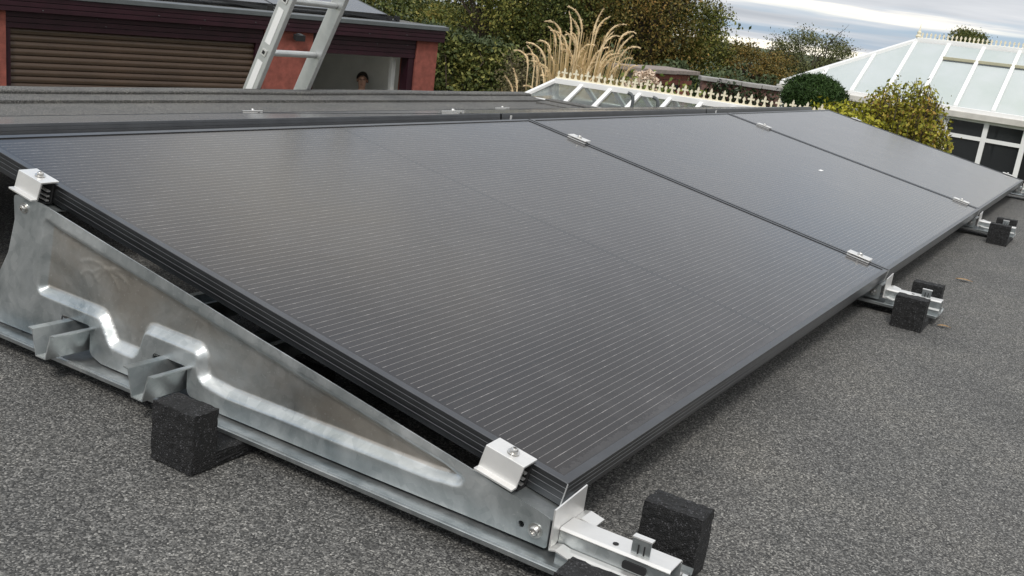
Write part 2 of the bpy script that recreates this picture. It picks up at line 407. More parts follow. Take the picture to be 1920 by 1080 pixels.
# dry leaf and stalks lying on the felt
LEAFB = simple('dry_leaf', (0.32, 0.20, 0.09), 0.7, 0, 0.3, 40)
def leaf_litter(x, y, ln, ang, label):
    mb = MB(); c, s_ = math.cos(ang), math.sin(ang); n = 7
    for i in range(n + 1):
        tt = i / n; wd = ln * 0.19 * math.sin(math.pi * min(0.97, tt + 0.03)); zz = 0.0075 + 0.0025 * math.sin(math.pi * tt)
        for q in (-1, 0, 1):
            px, py = (tt - 0.5) * ln, q * wd
            mb.v.append((x + px * c - py * s_, y + px * s_ + py * c, zz + abs(q) * 0.0015))
    for i in range(n):
        for q in range(2): a = i * 3 + q; mb.f.append((a, a + 1, a + 4, a + 3))
    o = mb.build('dry_leaf', LEAFB); tag(o, label, 'leaf'); return o
leaf_litter(2.40, -0.118, 0.050, -1.45, 'small curled brown dry leaf lying alone on the grey roof felt')
leaf_litter(1.70, -0.168, 0.032, -1.3, 'thin pale dry stalk on the felt beside the middle rubber pad')

# ================================================================== SOLAR ARRAY
TILT = R(10.09); Z0 = 0.1008
prof = [(0.0115, -0.0016), (0.0115, 0.0), (0.0006, 0.0), (0.0, -0.0006), (0.0, -0.0055), (0.0004, -0.0059), (0.0004, -0.0070), (0.0, -0.0074), (0.0, -0.0125),
        (0.0004, -0.0129), (0.0004, -0.0140), (0.0, -0.0144), (0.0, -0.0205), (0.0004, -0.0209), (0.0004, -0.0220), (0.0, -0.0224), (0.0, -PT), (0.026, -PT), (0.026, -PT + 0.0015), (0.0025, -PT + 0.0015), (0.0025, -0.0070), (0.0115, -0.0070)]
def frame_rail(side):
    """black extrusion, mitred, grooved on its outer face"""
    mb = MB(); n = len(prof)
    lens = {'front': PL, 'rear': PL, 'left': PW, 'right': PW}[side]
    def P(a, s_, b):
        return {'front': (s_, a, b), 'rear': (PL - s_, PW - a, b), 'left': (a, PW - s_, b), 'right': (PL - a, s_, b)}[side]
    mb.add([P(a, a, b) for a, b in prof] + [P(a, lens - a, b) for a, b in prof],
           [(i, (i + 1) % n, n + (i + 1) % n, n + i) for i in range(n)])
    return mb
def make_panel():
    r_ = empty('solar_panel')
    for sd_ in ('front', 'rear', 'left', 'right'):
        frame_rail(sd_).build('frame_rail', BLACKM, r_)
    # glass laminate: a thin slab seated below the lips
    MB().box(0.0026, PL - 0.0026, 0.0026, PW - 0.0026, -0.0068, -0.0018).build('glass', GLASS, r_)
    MB().box(0.85, 0.91, PW - 0.12, PW - 0.05, -0.026, -0.0069).build('junction_box', DARK, r_)
    # bright raw metal where the mitres were cut
    for (x, y, sx_, sy_) in ((0, 0, -1, -1), (PL, 0, 1, -1)):
        e = 0.0013
        MB().box(x - e if sx_ < 0 else x, x if sx_ < 0 else x + e, y - e if sy_ < 0 else y, y if sy_ < 0 else y + e, -PT, -0.0008).build('cut_edge', RAWEDGE, r_)
    return r_
panel0 = make_panel()
GAP = 0.010
plabels = ['black solar panel nearest the camera, its side frame and wires in full view',
           'middle black solar panel of the front row with a small white sticker',
           'farthest black solar panel of the front row, next to the yellow-green shrub']
for i in range(3):
    o = panel0 if i == 0 else copy_tree(panel0)
    o.location = (i * (PL + GAP), 0, Z0); o.rotation_euler = (TILT, 0, 0)
    tag(o, plabels[i], 'solar panel', 'solar panels of the front row')
    if i == 1:
        MB().box(2.945 - 1.772, 2.980 - 1.772, 0.512, 0.524, -0.00175, -0.0012).build('serial_sticker', WHITEP, o)
# rear row, back to back with the front row and falling the other way
TILT2 = R(9.45); Y2 = 1.205 + PW * math.cos(TILT2); Z2 = 0.298 - PW * math.sin(TILT2)
rl = ['rear-row black solar panel behind the nearest panel, seen edge-on as a thin strip',
      'rear-row black solar panel behind the middle panel, seen edge-on',
      'rear-row black solar panel behind the farthest panel, seen edge-on']
for i in range(3):
    o = copy_tree(panel0)
    o.location = ((i + 1) * PL + i * GAP, Y2, Z2)
    o.matrix_basis = Matrix.Translation(o.location) @ Matrix.Rotation(math.pi, 4, 'Z') @ Matrix.Rotation(TILT2, 4, 'X')
    tag(o, rl[i], 'solar panel', 'solar panels of the rear row')

# ---- side bracket: pressed galvanised wedge, built in the roof's own axes (x across, y up the slope)
WX = -0.030
def fillet(poly, rads):
    out = []; n = len(poly)
    for i in range(n):
        p0, p1, p2 = Vector(poly[i - 1]), Vector(poly[i]), Vector(poly[(i + 1) % n]); r_ = rads[i] if isinstance(rads, (list, tuple)) else rads
        if r_ <= 0: out.append(tuple(p1)); continue
        a = (p0 - p1); b_ = (p2 - p1); la, lb = a.length, b_.length; a.normalize(); b_.normalize()
        ang = math.acos(max(-1, min(1, a.dot(b_)))); d = min(r_ / math.tan(ang / 2), la * 0.48, lb * 0.48)
        for k in range(7):
            tt = k / 6; q = (1 - tt) ** 2 * (p1 + a * d) + 2 * tt * (1 - tt) * p1 + tt ** 2 * (p1 + b_ * d)
            out.append((q.x, q.y))
    return out
def seg_dist(P, poly):
    """distance of points P (n,2) to a closed polyline and inside test"""
    d = np.full(len(P), 1e9); inside = np.zeros(len(P), bool); n = len(poly)
    for i in range(n):
        a = np.array(poly[i]); b_ = np.array(poly[(i + 1) % n]); ab = b_ - a; L2 = ab @ ab
        if L2 < 1e-12: continue
        tt = np.clip(((P - a) @ ab) / L2, 0, 1); d = np.minimum(d, np.linalg.norm(P - (a + tt[:, None] * ab), axis=1))
        c = (a[1] > P[:, 1]) != (b_[1] > P[:, 1])
        with np.errstate(divide='ignore', invalid='ignore'):
            xi = a[0] + (P[:, 1] - a[1]) * ab[0] / (ab[1] if ab[1] else 1e-12)
        inside ^= c & (P[:, 0] < xi)
    return d, inside
def web_mesh():
    top = lambda y: 0.0685 + 0.1790 * y
    outer = fillet([(0.000, 0.030), (0.510, 0.028), (0.530, 0.034), (0.575, 0.035), (0.577, 0.0760), (0.645, 0.0770), (0.647, 0.028),
                    (0.752, 0.028), (0.778, 0.036), (0.779, 0.0790), (0.843, 0.0795), (0.846, 0.030),
                    (1.045, 0.028), (1.000, 0.095), (0.972, 0.145), (0.957, 0.200), (0.960, 0.239), (0.895, 0.2365), (0.030, top(0.030)), (0.016, 0.0715), (0.000, 0.0670)],
                   [0.004, 0.004, 0.012, 0.012, 0.006, 0.006, 0.002, 0.012, 0.012, 0.006, 0.006, 0.002, 0.004, 0.01, 0.006, 0.006, 0.008, 0.005, 0.006, 0.004, 0.004])
    emb = fillet([(0.150, top(0.150) - 0.0135), (0.118, 0.0715), (0.128, 0.0640), (0.165, 0.060), (0.500, 0.056), (0.555, 0.062), (0.558, 0.103), (0.666, 0.105), (0.680, 0.060), (0.734, 0.060), (0.760, 0.099),
                  (0.899, 0.101), (0.886, 0.2145), (0.868, top(0.868) - 0.0145)],
                 [0.01, 0.006, 0.01, 0.02, 0.03, 0.018, 0.014, 0.014, 0.014, 0.016, 0.018, 0.012, 0.008, 0.008])
    def resample(poly, step=0.0035):
        out = []
        for i in range(len(poly)):
            a, b_ = Vector(poly[i]), Vector(poly[(i + 1) % len(poly)]); k = max(1, int(math.ceil((b_ - a).length / step)))
            out += [tuple(a.lerp(b_, j / k)) for j in range(k)]
        return out
    outer = resample(outer)
    st = 0.0028
    gy, gz = np.meshgrid(np.arange(-0.004, 1.05, st), np.arange(0.02, 0.26, st)); G = np.stack([gy.ravel(), gz.ravel()], 1)
    G += rng.uniform(-1, 1, G.shape) * st * 0.08
    d, ins = seg_dist(G, outer); G = G[ins & (d > st * 0.6)]
    hole = lambda c, r_: [(c[0] + r_ * math.cos(k * 0.785), c[1] + r_ * math.sin(k * 0.785)) for k in range(8)]
    H = [hole((0.036, 0.0475), 0.0042)]
    slot = fillet([(0.957, 0.152), (0.9445, 0.196), (0.9545, 0.190), (0.966, 0.146)], 0.003)
    for h in H:
        dh, ih = seg_dist(G, h); G = G[(~ih) & (dh > st * 0.6)]
    pts = [tuple(q) for q in outer]; edges = [(i, (i + 1) % len(outer)) for i in range(len(outer))]
    for h in H:
        o = len(pts); pts += h; edges += [(o + i, o + (i + 1) % len(h)) for i in range(len(h))]
    pts += [tuple(q) for q in G]
    vo, eo, fo, *_ = delaunay_2d_cdt([Vector(q) for q in pts], edges, [], 2, 1e-6)
    V = np.array([[q.x, q.y] for q in vo]); cen = np.array([V[list(f)].mean(0) for f in fo])
    d, ins = seg_dist(cen, outer); keep = ins
    for h in H: keep &= ~seg_dist(cen, h)[1]
    de, ie = seg_dist(V, emb); sd_ = np.where(ie, de, -de)
    s_ = np.clip((sd_ + 0.003) / 0.0115, 0, 1); s_ = 0.1 * s_ * s_ * (3 - 2 * s_) + 0.9 * s_
    # shallow press-mark strokes in the panel, like a stamped emblem of a few arcs
    mark = np.zeros(len(V))
    for (ca, cb, r0, a0, a1) in ((0.79, 0.110, 0.062, 60, 150), (0.755, 0.105, 0.062, 50, 128), (0.73, 0.098, 0.075, 38, 108), (0.80, 0.135, 0.02, 20, 160)):
        dy, dz = V[:, 0] - ca, V[:, 1] - cb; rr_ = np.hypot(dy, dz); an = np.degrees(np.arctan2(dz, dy))
        mark += np.where((an > a0) & (an < a1), np.clip(1 - np.abs(rr_ - r0) / 0.003, 0, 1), 0)
    X = WX + 0.0135 * s_ - 0.0009 * np.clip(mark, 0, 1) * (s_ > 0.9)
    X = X + 0.0006 * np.sin(V[:, 0] * 17) * np.sin(V[:, 1] * 31)
    vs_ = [(X[i], V[i, 0], V[i, 1]) for i in range(len(V))]
    fs = [tuple(f) for f, k in zip(fo, keep) if k]
    # give the sheet its thickness: back skin and rim
    cnt = {}
    for f in fs:
        for i in range(len(f)):
            e = (f[i], f[(i + 1) % len(f)]); cnt[tuple(sorted(e))] = cnt.get(tuple(sorted(e)), []) + [e]
    n = len(vs_); rim = [v[0] for v in cnt.values() if len(v) == 1]
    vs_ += [(a + 0.0022, b_, c) for a, b_, c in vs_]
    fs = fs + [tuple(n + i for i in f[::-1]) for f in fs] + [(b_, a, n + a, n + b_) for a, b_ in rim]
    mb = MB(); mb.v = vs_; mb.f = fs; return mb
def screw(parent, c, axis, r_=0.0075, name='screw'):
    mb = MB()
    sgn = -1 if axis in ('x', 'y') else 1
    pf = [(r_ * 1.5, 0), (r_ * 1.5, 0.0012), (r_, 0.0013), (r_ * 0.98, 0.004), (r_ * 0.75, 0.0058), (r_ * 0.45, 0.0061), (r_ * 0.42, 0.003)]
    return MB().lathe([(a, b * sgn) for a, b in pf], c, 14, axis).build(name, STEEL, parent, smooth=35)
def make_bracket():
    r_ = empty('panel_bracket')
    wb = web_mesh().build('side_plate', GALV, r_, smooth=60)
    # base rail: shallow tray, folded lips, hat section up the middle
    MB().strip([(-0.066, 0.030), (-0.064, 0.0235), (-0.058, 0.0225), (-0.056, 0.027), (-0.050, 0.027), (-0.047, 0.0235), (-0.032, 0.0225), (0.020, 0.0225), (0.036, 0.0235), (0.039, 0.027), (0.045, 0.027), (0.047, 0.0225), (0.053, 0.0235), (0.055, 0.030)], 0.0018, 'y', -0.146, 1.10).build('base_rail', GALV2, r_)
    cap_ = MB().strip([(-0.0285, 0.0580), (-0.0255, 0.0600), (0.0040, 0.0600), (0.0070, 0.0580)], 0.0018, 'y', -0.146, -0.0125).build('rail_cap', ALU, r_)
    walls_ = []
    for sg_ in (-1, 1):
        walls_.append(MB().strip([(-0.0108 + sg_ * 0.0178, 0.0415), (-0.0108 + sg_ * 0.0172, 0.0573)][::sg_], 0.0016, 'y', -0.146, -0.0125).build('rail_wall', GALV2, r_))
        MB().strip([(-0.0108 + sg_ * 0.0290, 0.0385), (-0.0108 + sg_ * 0.025, 0.0400), (-0.0108 + sg_ * 0.0186, 0.0405)][::-sg_], 0.0018, 'y', -0.146, -0.0125).build('rail_lip', ALU, r_)
    MB().strip([(-0.0365, 0.0246), (-0.0360, 0.0382)], 0.0018, 'y', -0.146, -0.016).build('rail_wall', GALV2, r_)
    MB().strip([(0.0150, 0.0382), (0.0155, 0.0246)], 0.0018, 'y', -0.146, -0.016).build('rail_wall', GALV2, r_)
    # dark slot in the wall of the hat and hole in its cap
    MB().prism(fillet([(-0.120, 0.0455), (-0.092, 0.0455), (-0.092, 0.0545), (-0.120, 0.0545)], 0.003), 'x', -0.0312, -0.0280).build('slot', DARK, walls_[0])
    MB().lathe([(0.0035, 0.0), (0.0035, 0.0006)], (-0.017, -0.076, 0.0619), 12).build('hole', DARK, cap_)
    # upstanding clip on the cap
    clip_ = MB().strip([(-0.020, 0.0620), (-0.020, 0.0800)], 0.0016, 'y', -0.118, -0.096).build('rail_clip', GALV2, r_)
    MB().box(-0.0225, -0.0135, -0.1185, -0.0955, 0.0802, 0.0820).build('clip_top', ALU, clip_)
    for ys_ in (-0.104, -0.111): MB().box(-0.0222, -0.0202, ys_ - 0.0008, ys_ + 0.0008, 0.063, 0.074).build('clip_slit', DARK, clip_)
    # front stop plate at the foot with its folded ears
    MB().add([(-0.046, -0.010, 0.040), (0.030, -0.010, 0.058), (0.030, -0.010, 0.0935), (-0.046, -0.010, 0.0885),
              (-0.046, -0.012, 0.040), (0.030, -0.012, 0.058), (0.030, -0.012, 0.0935), (-0.046, -0.012, 0.0885)],
             [(0, 1, 2, 3), (7, 6, 5, 4), (0, 4, 5, 1), (1, 5, 6, 2), (2, 6, 7, 3), (3, 7, 4, 0)]).build('stop_plate', ALU, r_)
    for x0, x1, za, zb in ((-0.050, -0.0300, 0.0425, 0.041), (0.0085, 0.034, 0.0600, 0.060)):
        MB().strip([(-0.0122, za), (-0.020, za + 0.002), (-0.038, za - 0.002)], 0.0016, 'x', x0, x1).build('ear', ALU, r_)
    # shelf tabs that carry the panel, at foot and head
    MB().add([(WX + .0004, -0.002, 0.0670), (0.045, -0.002, 0.0680), (0.045, 0.10, 0.0862), (WX + .0004, 0.10, 0.0855),
              (WX + .0004, -0.002, 0.0653), (0.045, -0.002, 0.0663), (0.045, 0.10, 0.0845), (WX + .0004, 0.10, 0.0838)],
             [(0, 1, 2, 3), (7, 6, 5, 4), (0, 4, 5, 1), (1, 5, 6, 2), (2, 6, 7, 3), (3, 7, 4, 0)]).build('shelf_tab', GALV2, r_)
    MB().add([(WX + .0004, 0.895, 0.2240), (0.045, 0.895, 0.2235), (0.045, 0.955, 0.2340), (WX + .0004, 0.955, 0.2345),
              (WX + .0004, 0.895, 0.2222), (0.045, 0.895, 0.2217), (0.045, 0.955, 0.2322), (WX + .0004, 0.955, 0.2327)],
             [(0, 1, 2, 3), (7, 6, 5, 4), (0, 4, 5, 1), (1, 5, 6, 2), (2, 6, 7, 3), (3, 7, 4, 0)]).build('shelf_tab', GALV2, r_)
    # return flange on the tall back edge and rear post tab
    MB().strip([(WX + 0.001, 0.966), (0.03, 0.966)], 0.002, 'z', 0.100, 0.145).build('back_flange', GALV2, r_)
    MB().box(-0.036, -0.0325, 1.137, 1.142, 0.03, 0.3035).build('rear_post', ALU, r_)
    screw(r_, (WX, 0.017, 0.0465), 'x', 0.0062); screw(r_, (WX, 0.934, 0.222), 'x', 0.0055)
    return r_
br0 = make_bracket()
blab = ['large galvanised wedge bracket with brown-stained pressed panel, nearest the camera',
        'galvanised bracket under the joint of the nearest and middle panels, only its foot showing',
        'galvanised bracket under the joint of the middle and farthest panels, only its foot showing',
        'galvanised bracket at the far end of the front row, at the right edge']
BOFF = [0, 1.752, 3.52, 5.27]
for i, x in enumerate(BOFF):
    o = br0 if i == 0 else copy_tree(br0)
    o.location = (x, 0, 0); tag(o, blab[i], 'bracket', 'panel brackets of the front row')

# ---- ballast channels through the plate: folded troughs
def channel(y, label):
    prof_ = [(y - 0.030, 0.0765), (y - 0.0215, 0.0755), (y - 0.012, 0.0385), (y + 0.010, 0.0385), (y + 0.019, 0.0755), (y + 0.0275, 0.0765)]
    o = MB().strip(prof_, 0.0018, 'x', -0.097, 5.1).build('ballast_channel', GALV2); tag(o, label, 'channel', 'ballast channels under the front row')
channel(0.7985, 'galvanised open channel poking through the bracket cutout nearer the tall end')
channel(0.598, 'galvanised open channel poking through the bracket cutout beside the rubber pad')

# ---- rubber pads: U-shaped crumb blocks straddling each rail
def pad_mesh(wy=0.072):
    x0, x1, h = -0.150, 0.112, 0.078
    pl = [(x0, 0.0005), (x1, 0.0005), (x1, h), (x1 - 0.040, h), (x1 - 0.040, 0.0195), (x0 + 0.040, 0.0195), (x0 + 0.040, h), (x0, h)]
    # three boxes fused along shared cuts so the block keeps clean quads
    mb = MB(); n = len(pl); y0, y1 = -wy / 2, wy / 2
    mb.add([(a, y0, z) for a, z in pl] + [(a, y1, z) for a, z in pl] + [(x0 + 0.04, y0, 0.0005), (x1 - 0.04, y0, 0.0005), (x0 + 0.04, y1, 0.0005), (x1 - 0.04, y1, 0.0005)],
           [(i, (i + 1) % n, n + (i + 1) % n, n + i) for i in range(1, n)] + [(0, 16, 5, 6, 7), (16, 17, 4, 5), (17, 1, 2, 3, 4), (8, 15, 14, 13, 18), (18, 13, 12, 19), (19, 12, 11, 10, 9), (0, 8, 18, 16), (16, 18, 19, 17), (17, 19, 9, 1)])
    return mb
def crumble(mb):
    """rough, slightly torn edges: subdivide and jitter"""
    bm = bmesh.new(); me = mb.mesh('rubber_pad', FOAM); bm.from_mesh(me)
    bmesh.ops.subdivide_edges(bm, edges=bm.edges[:], cuts=9, use_grid_fill=True)
    r_ = random.Random(4)
    for v in bm.verts:
        v.co += Vector((r_.uniform(-1, 1), r_.uniform(-1, 1), r_.uniform(-1, 1) if v.co.z > 0.004 else 0)) * 0.0011
    bm.to_mesh(me); bm.free(); return me
pm = crumble(pad_mesh())
pads = [(0, 0.470, 'black rubber crumb pad under the near rail, below the bracket cutouts'),
        (0, -0.104, 'black rubber crumb pad at the near rail end, cut by the bottom of the picture'),
        (BOFF[1] - 0.018, -0.096, 'black rubber crumb pad holding the second rail end, beside the middle joint'),
        (BOFF[2] - 0.045, -0.104, 'black rubber crumb pad holding the third rail end, by the far joint'),
        (BOFF[3], -0.100, 'black rubber crumb pad at the fourth rail end, at the right edge')]
for x, y, lb in pads:
    o = bpy.data.objects.new('rubber_pad', pm); COL.objects.link(o); o.location = (x, y, 0.003); tag(o, lb, 'rubber pad', 'rubber pads under the rails')

# ---- clamps. Local frame: x across the joint, y along the slope, z out of the panel; origin on panel top surface
def place_on(o, x, y, row=0):
    if row == 0: o.matrix_basis = Matrix.Translation((x, 0, Z0)) @ Matrix.Rotation(TILT, 4, 'X') @ Matrix.Translation((0, y, 0))
    else: o.matrix_basis = Matrix.Translation((x, Y2, Z2)) @ Matrix.Rotation(math.pi, 4, 'Z') @ Matrix.Rotation(TILT2, 4, 'X') @ Matrix.Translation((0, y, 0))
def make_end_clamp():
    r_ = empty('end_clamp')
    hl = 0.027
    # outer jaw: foot flange, wall, top, lip over the frame
    MB().strip([(-0.0370, -0.0255), (-0.0250, -0.0255), (-0.0215, 0.0008), (0.0065, 0.0012)], 0.0030, 'y', -hl, hl).build('jaw', ALU, r_, bevel=0.0006)
    MB().strip([(-0.0020, -0.0010), (-0.0025, -0.0300), (-0.0190, -0.0300)], 0.0020, 'y', -hl + 0.001, hl - 0.001).build('inner_leg', DARK, r_)
    for z in (-0.012, -0.020, -0.027):
        MB().box(-0.010, -0.0050, -hl + 0.002, hl - 0.002, z - 0.001, z + 0.001).build('rib', ALU, r_)
    screw(r_, (-0.0085, -0.002, 0.0046), 'z', 0.0050, 'bolt')
    return r_
ec0 = make_end_clamp()
for k, (x, y, lab, flip) in enumerate([(0.0, 0.947, 'aluminium end clamp on the tall end of the near bracket', 0), (0.0, 0.074, 'aluminium end clamp at the low near corner of the nearest panel', 0),
                                       (5.306, 0.955, 'aluminium end clamp on the far panel edge, in front of the yellow-green shrub', 1), (5.306, 0.085, 'aluminium end clamp at the far right corner of the farthest panel', 1)]):
    o = ec0 if k == 0 else copy_tree(ec0)
    place_on(o, x, y)
    if flip: o.matrix_basis = o.matrix_basis @ Matrix.Rotation(math.pi, 4, 'Z')
    tag(o, lab, 'clamp', 'end clamps')
def make_mid_clamp():
    r_ = empty('mid_clamp')
    MB().strip([(-0.018, 0.0022), (-0.0060, 0.0018), (-0.0045, -0.030), (0.0045, -0.030), (0.0060, 0.0018), (0.018, 0.0022)][::-1], 0.0028, 'y', -0.030, 0.030).build('jaw', ALU, r_)
    MB().box(-0.0185, 0.0185, -0.0305, 0.0305, 0.0052, 0.0078).build('top_plate', ALU, r_, bevel=0.0006)
    screw(r_, (0, 0.0, 0.0079), 'z', 0.0055, 'bolt')
    return r_
mc0 = make_mid_clamp()
mids = [(1.767, 0.945, 0, 'mid clamp high on the joint between the nearest and middle panels'),
        (1.767, 0.080, 0, 'mid clamp low on the joint between the nearest and middle panels'),
        (3.539, 0.945, 0, 'mid clamp high on the joint between the middle and farthest panels'),
        (3.539, 0.078, 0, 'mid clamp low on the joint between the middle and farthest panels'),
        (1.767, 0.950, 1, 'rear-row mid clamp lying between the other two that show above the ridge'),
        (1.767, 0.10, 1, 'rear-row mid clamp showing above the ridge, below the ladder'),
        (3.539, 0.06, 1, 'small distant rear-row mid clamp, rightmost of the three showing above the ridge')]
for k, (x, y, row, lab) in enumerate(mids):
    o = mc0 if k == 0 else copy_tree(mc0)
    place_on(o, x, y, row); tag(o, lab, 'clamp', 'mid clamps')

# ================================================================== GARAGE
MAROON = simple('maroon_fascia_board', (0.022, 0.0045, 0.0095), 0.5, 0, 0.35, 5, 0.1, 30, spec=0.3)
REDR = simple('red_roughcast', (0.225, 0.066, 0.050), 0.95, 0, 0.40, 11, 0.9, 90)
BROWN = simple('brown_shutter', (0.056, 0.033, 0.020), 0.48, 0, 0.2, 3)
TRIM = simple('grey_roof_trim', (0.085, 0.095, 0.10), 0.5, 0, 0.2, 6)
WALLIN = simple('pale_plaster', (0.78, 0.78, 0.75), 0.9, 0, 0.1, 2)
CONC = simple('concrete_floor', (0.42, 0.42, 0.40), 0.9, 0, 0.2, 3)
WHITE = simple('white_upvc', (0.80, 0.80, 0.79), 0.35, 0, 0.04, 3)
GZ = -2.36
GA = Vector((5.917, 9.632, 0.0)); GANG = R(-16.6)
gar = empty('garage', (GA.x, GA.y, 0), (0, 0, 0))
gar.matrix_basis = Matrix.Translation((GA.x, GA.y, 0)) @ Matrix.Rotation(GANG, 4, 'Z') @ Matrix.Rotation(R(-1.45), 4, 'Y')
tag(gar, 'red and maroon flat-roofed double garage with a brown roller shutter', 'garage')
# local: x along the front to the right, y into the garage, z up (0 = roof of the felt level)
for x0, x1 in ((-0.75, -0.04), (2.93, 3.61), (5.25, 5.61)):
    MB().box(x0, x1, 0, 0.35, GZ - 0.2, -0.118).build('pier', REDR, gar)
# fascia: planks one above the other
zf = [-0.120, -0.066, -0.012, 0.040]
for k in range(3):
    MB().box(-0.95, 5.66, -0.075 - 0.004 * k, 0.30, zf[k] + 0.003, zf[k + 1] - 0.003).build('fascia_board', MAROON, gar, bevel=0.003)
MB().box(-0.95, 5.655, -0.06, 0.30, -0.118, 0.05).build('fascia_backing', DARK, gar)
MB().add([(-0.97, -0.105, 0.041), (5.69, -0.105, 0.041), (5.69, -0.105, 0.092), (-0.97, -0.105, 0.092), (-0.97, 0.06, 0.041), (5.69, 0.06, 0.041), (5.69, 0.02, 0.104), (-0.97, 0.02, 0.104)],
         [(0, 1, 2, 3), (3, 2, 6, 7), (7, 6, 5, 4), (4, 5, 1, 0), (0, 3, 7, 4), (1, 5, 6, 2)]).build('roof_trim', TRIM, gar, bevel=0.004)
MB().box(-0.9, 5.68, 0.03, 6.5, 0.03, 0.085).build('roof_slab', FELT, gar)
# lintel boards over both doors
for x0, x1, zl in ((-0.04, 2.93, -0.292), (3.61, 5.25, -0.362)):
    n = 3 if zl > -0.3 else 4
    for k in range(n):
        a = -0.122 + (zl + 0.122) * (k + 1) / n; b_ = -0.122 + (zl + 0.122) * k / n
        MB().box(x0, x1, 0.02 - 0.003 * (k % 2), 0.20, a + 0.003, b_ - 0.003).build('lintel_board', MAROON, gar, bevel=0.002)
    MB().box(x0, x1, 0.035, 0.195, zl + 0.004, -0.12).build('lintel_backing', DARK, gar)
    for (j0, j1) in ((x0, x0 + 0.055), (x1 - 0.10, x1)):
        MB().box(j0, j1, 0.03, 0.19, GZ, zl + 0.002).build('door_jamb', MAROON, gar, bevel=0.003)
for (bx_, bz_) in [(0.9, -0.14), (1.0, -0.22), (1.55, -0.05), (2.1, -0.06), (2.1, -0.16), (2.75, -0.04), (4.4, -0.07), (4.6, -0.20), (5.0, -0.05), (5.1, -0.19), (0.3, -0.09), (3.2, -0.03)]:
    MB().lathe([(0.006, 0), (0.006, -0.004), (0.003, -0.006)], (bx_, -0.084 if bz_ > -0.12 else 0.016, bz_), 8, 'y').build('screw_cap', TRIM, gar)
# roller shutter: guides and curved slats
shut = MB().box(0.0152, 0.0158, 0.06, 0.12, GZ, -0.296).box(2.8305, 2.8312, 0.06, 0.12, GZ, -0.296).build('roller_shutter', BROWN, gar)
k = 0; z = -0.290
while z > GZ + 0.02:
    h = 0.072; n = 6; mb = MB()
    ln = [(0.085 - 0.016 * math.sin(math.pi * q / n) ** 0.8, z - h * 0.94 * q / n) for q in range(n + 1)] + [(0.096, z - h)]
    mb.strip([(a, b_) for a, b_ in ln], 0.004, 'x', 0.016, 2.83).build('shutter_slat', BROWN, shut, smooth=50)
    z -= h; k += 1
# inside of the open bay
MB().box(3.45, 5.62, 5.4, 5.5, GZ, -0.10).build('back_wall', WALLIN, gar)
MB().box(3.35, 3.45, 0.36, 5.4, GZ, -0.10).build('side_wall', WALLIN, gar)
MB().box(5.50, 5.605, 0.36, 5.4, GZ, -0.10).build('side_wall', WALLIN, gar)
MB().box(-0.75, -0.65, 0.36, 5.5, GZ, -0.10).build('side_wall', WALLIN, gar)
MB().box(-0.65, 3.35, 5.4, 5.5, GZ, -0.10).build('back_wall', REDR, gar)
MB().box(-0.75, 5.6, 0.36, 5.5, -0.10, 0.028).build('garage_ceiling', WALLIN, gar)
MB().box(-0.9, 5.8, -1.5, 5.5, GZ - 0.02, GZ + 0.02).build('garage_floor', CONC, gar)
MB().box(5.085, 5.145, 0.30, 0.36, GZ, -0.37).build('door_track', WHITE, gar)
# bulkhead lamp on the middle pier
lp = empty('wall_lamp'); lp.matrix_basis = gar.matrix_basis @ Matrix.Translation((3.38, 0, -0.17)); tag(lp, 'small black security lamp on the red pier between the garage doors', 'lamp')
MB().lathe([(0.030, 0.0), (0.030, -0.02), (0.022, -0.035)], (0, 0, 0), 12, 'y').build('base', DARK, lp, smooth=40)
MB().tube([(0, -0.03, 0), (-0.02, -0.07, -0.01), (-0.03, -0.10, 0.0)], 0.012, 8).build('arm', DARK, lp, smooth=40)
MB().prism([(-0.14, -0.055), (-0.07, -0.035), (-0.07, 0.03), (-0.15, 0.02)], 'x', -0.10, 0.03).build('head', DARK, lp, bevel=0.006)
MB().prism([(-0.152, 0.0215), (-0.072, 0.0315), (-0.076, 0.040), (-0.148, 0.030)], 'x', -0.06, -0.01).build('visor', TRIM, lp)
# array on the garage roof
gl_ = ['grey-glinting solar panel on the garage roof, left of the ladder', 'grey-glinting solar panel on the garage roof, behind the ladder', 'grey-glinting solar panel on the garage roof, right of the ladder']
for k, x in enumerate((-0.30, 1.48, 3.26)):
    o = copy_tree(panel0)
    o.matrix_basis = gar.matrix_basis @ Matrix.Translation((x, 0.42, 0.170)) @ Matrix.Rotation(R(10), 4, 'X')
    tag(o, gl_[k], 'solar panel', 'solar panels on the garage roof')
for k, x in enumerate((-0.35, 1.44, 3.22, 5.04)):
    r_ = empty('roof_bracket'); r_.matrix_basis = gar.matrix_basis @ Matrix.Translation((x, 0.40, 0.085))
    MB().prism([(0.0, 0.0), (1.1, 0.0), (1.1, 0.245), (0.06, 0.065), (0.0, 0.05)], 'x', -0.012, 0.012).build('side_plate', BLACKM, r_)
    MB().box(-0.05, 0.05, -0.10, 1.15, 0.0, 0.022).build('base_rail', BLACKM, r_)
    MB().box(-0.07, -0.03, -0.12, -0.03, 0.001, 0.075).build('foot', FOAM, r_)
    MB().box(0.05, 0.09, -0.12, -0.03, 0.001, 0.080).build('foot', FOAM, r_)
    tag(r_, ['black roof bracket at the left end of the garage panels', 'black roof bracket under the first joint of the garage panels', 'black roof bracket hidden mostly behind the ladder on the garage roof', 'black roof bracket at the right end of the garage panels'][k], 'bracket', 'brackets on the garage roof')

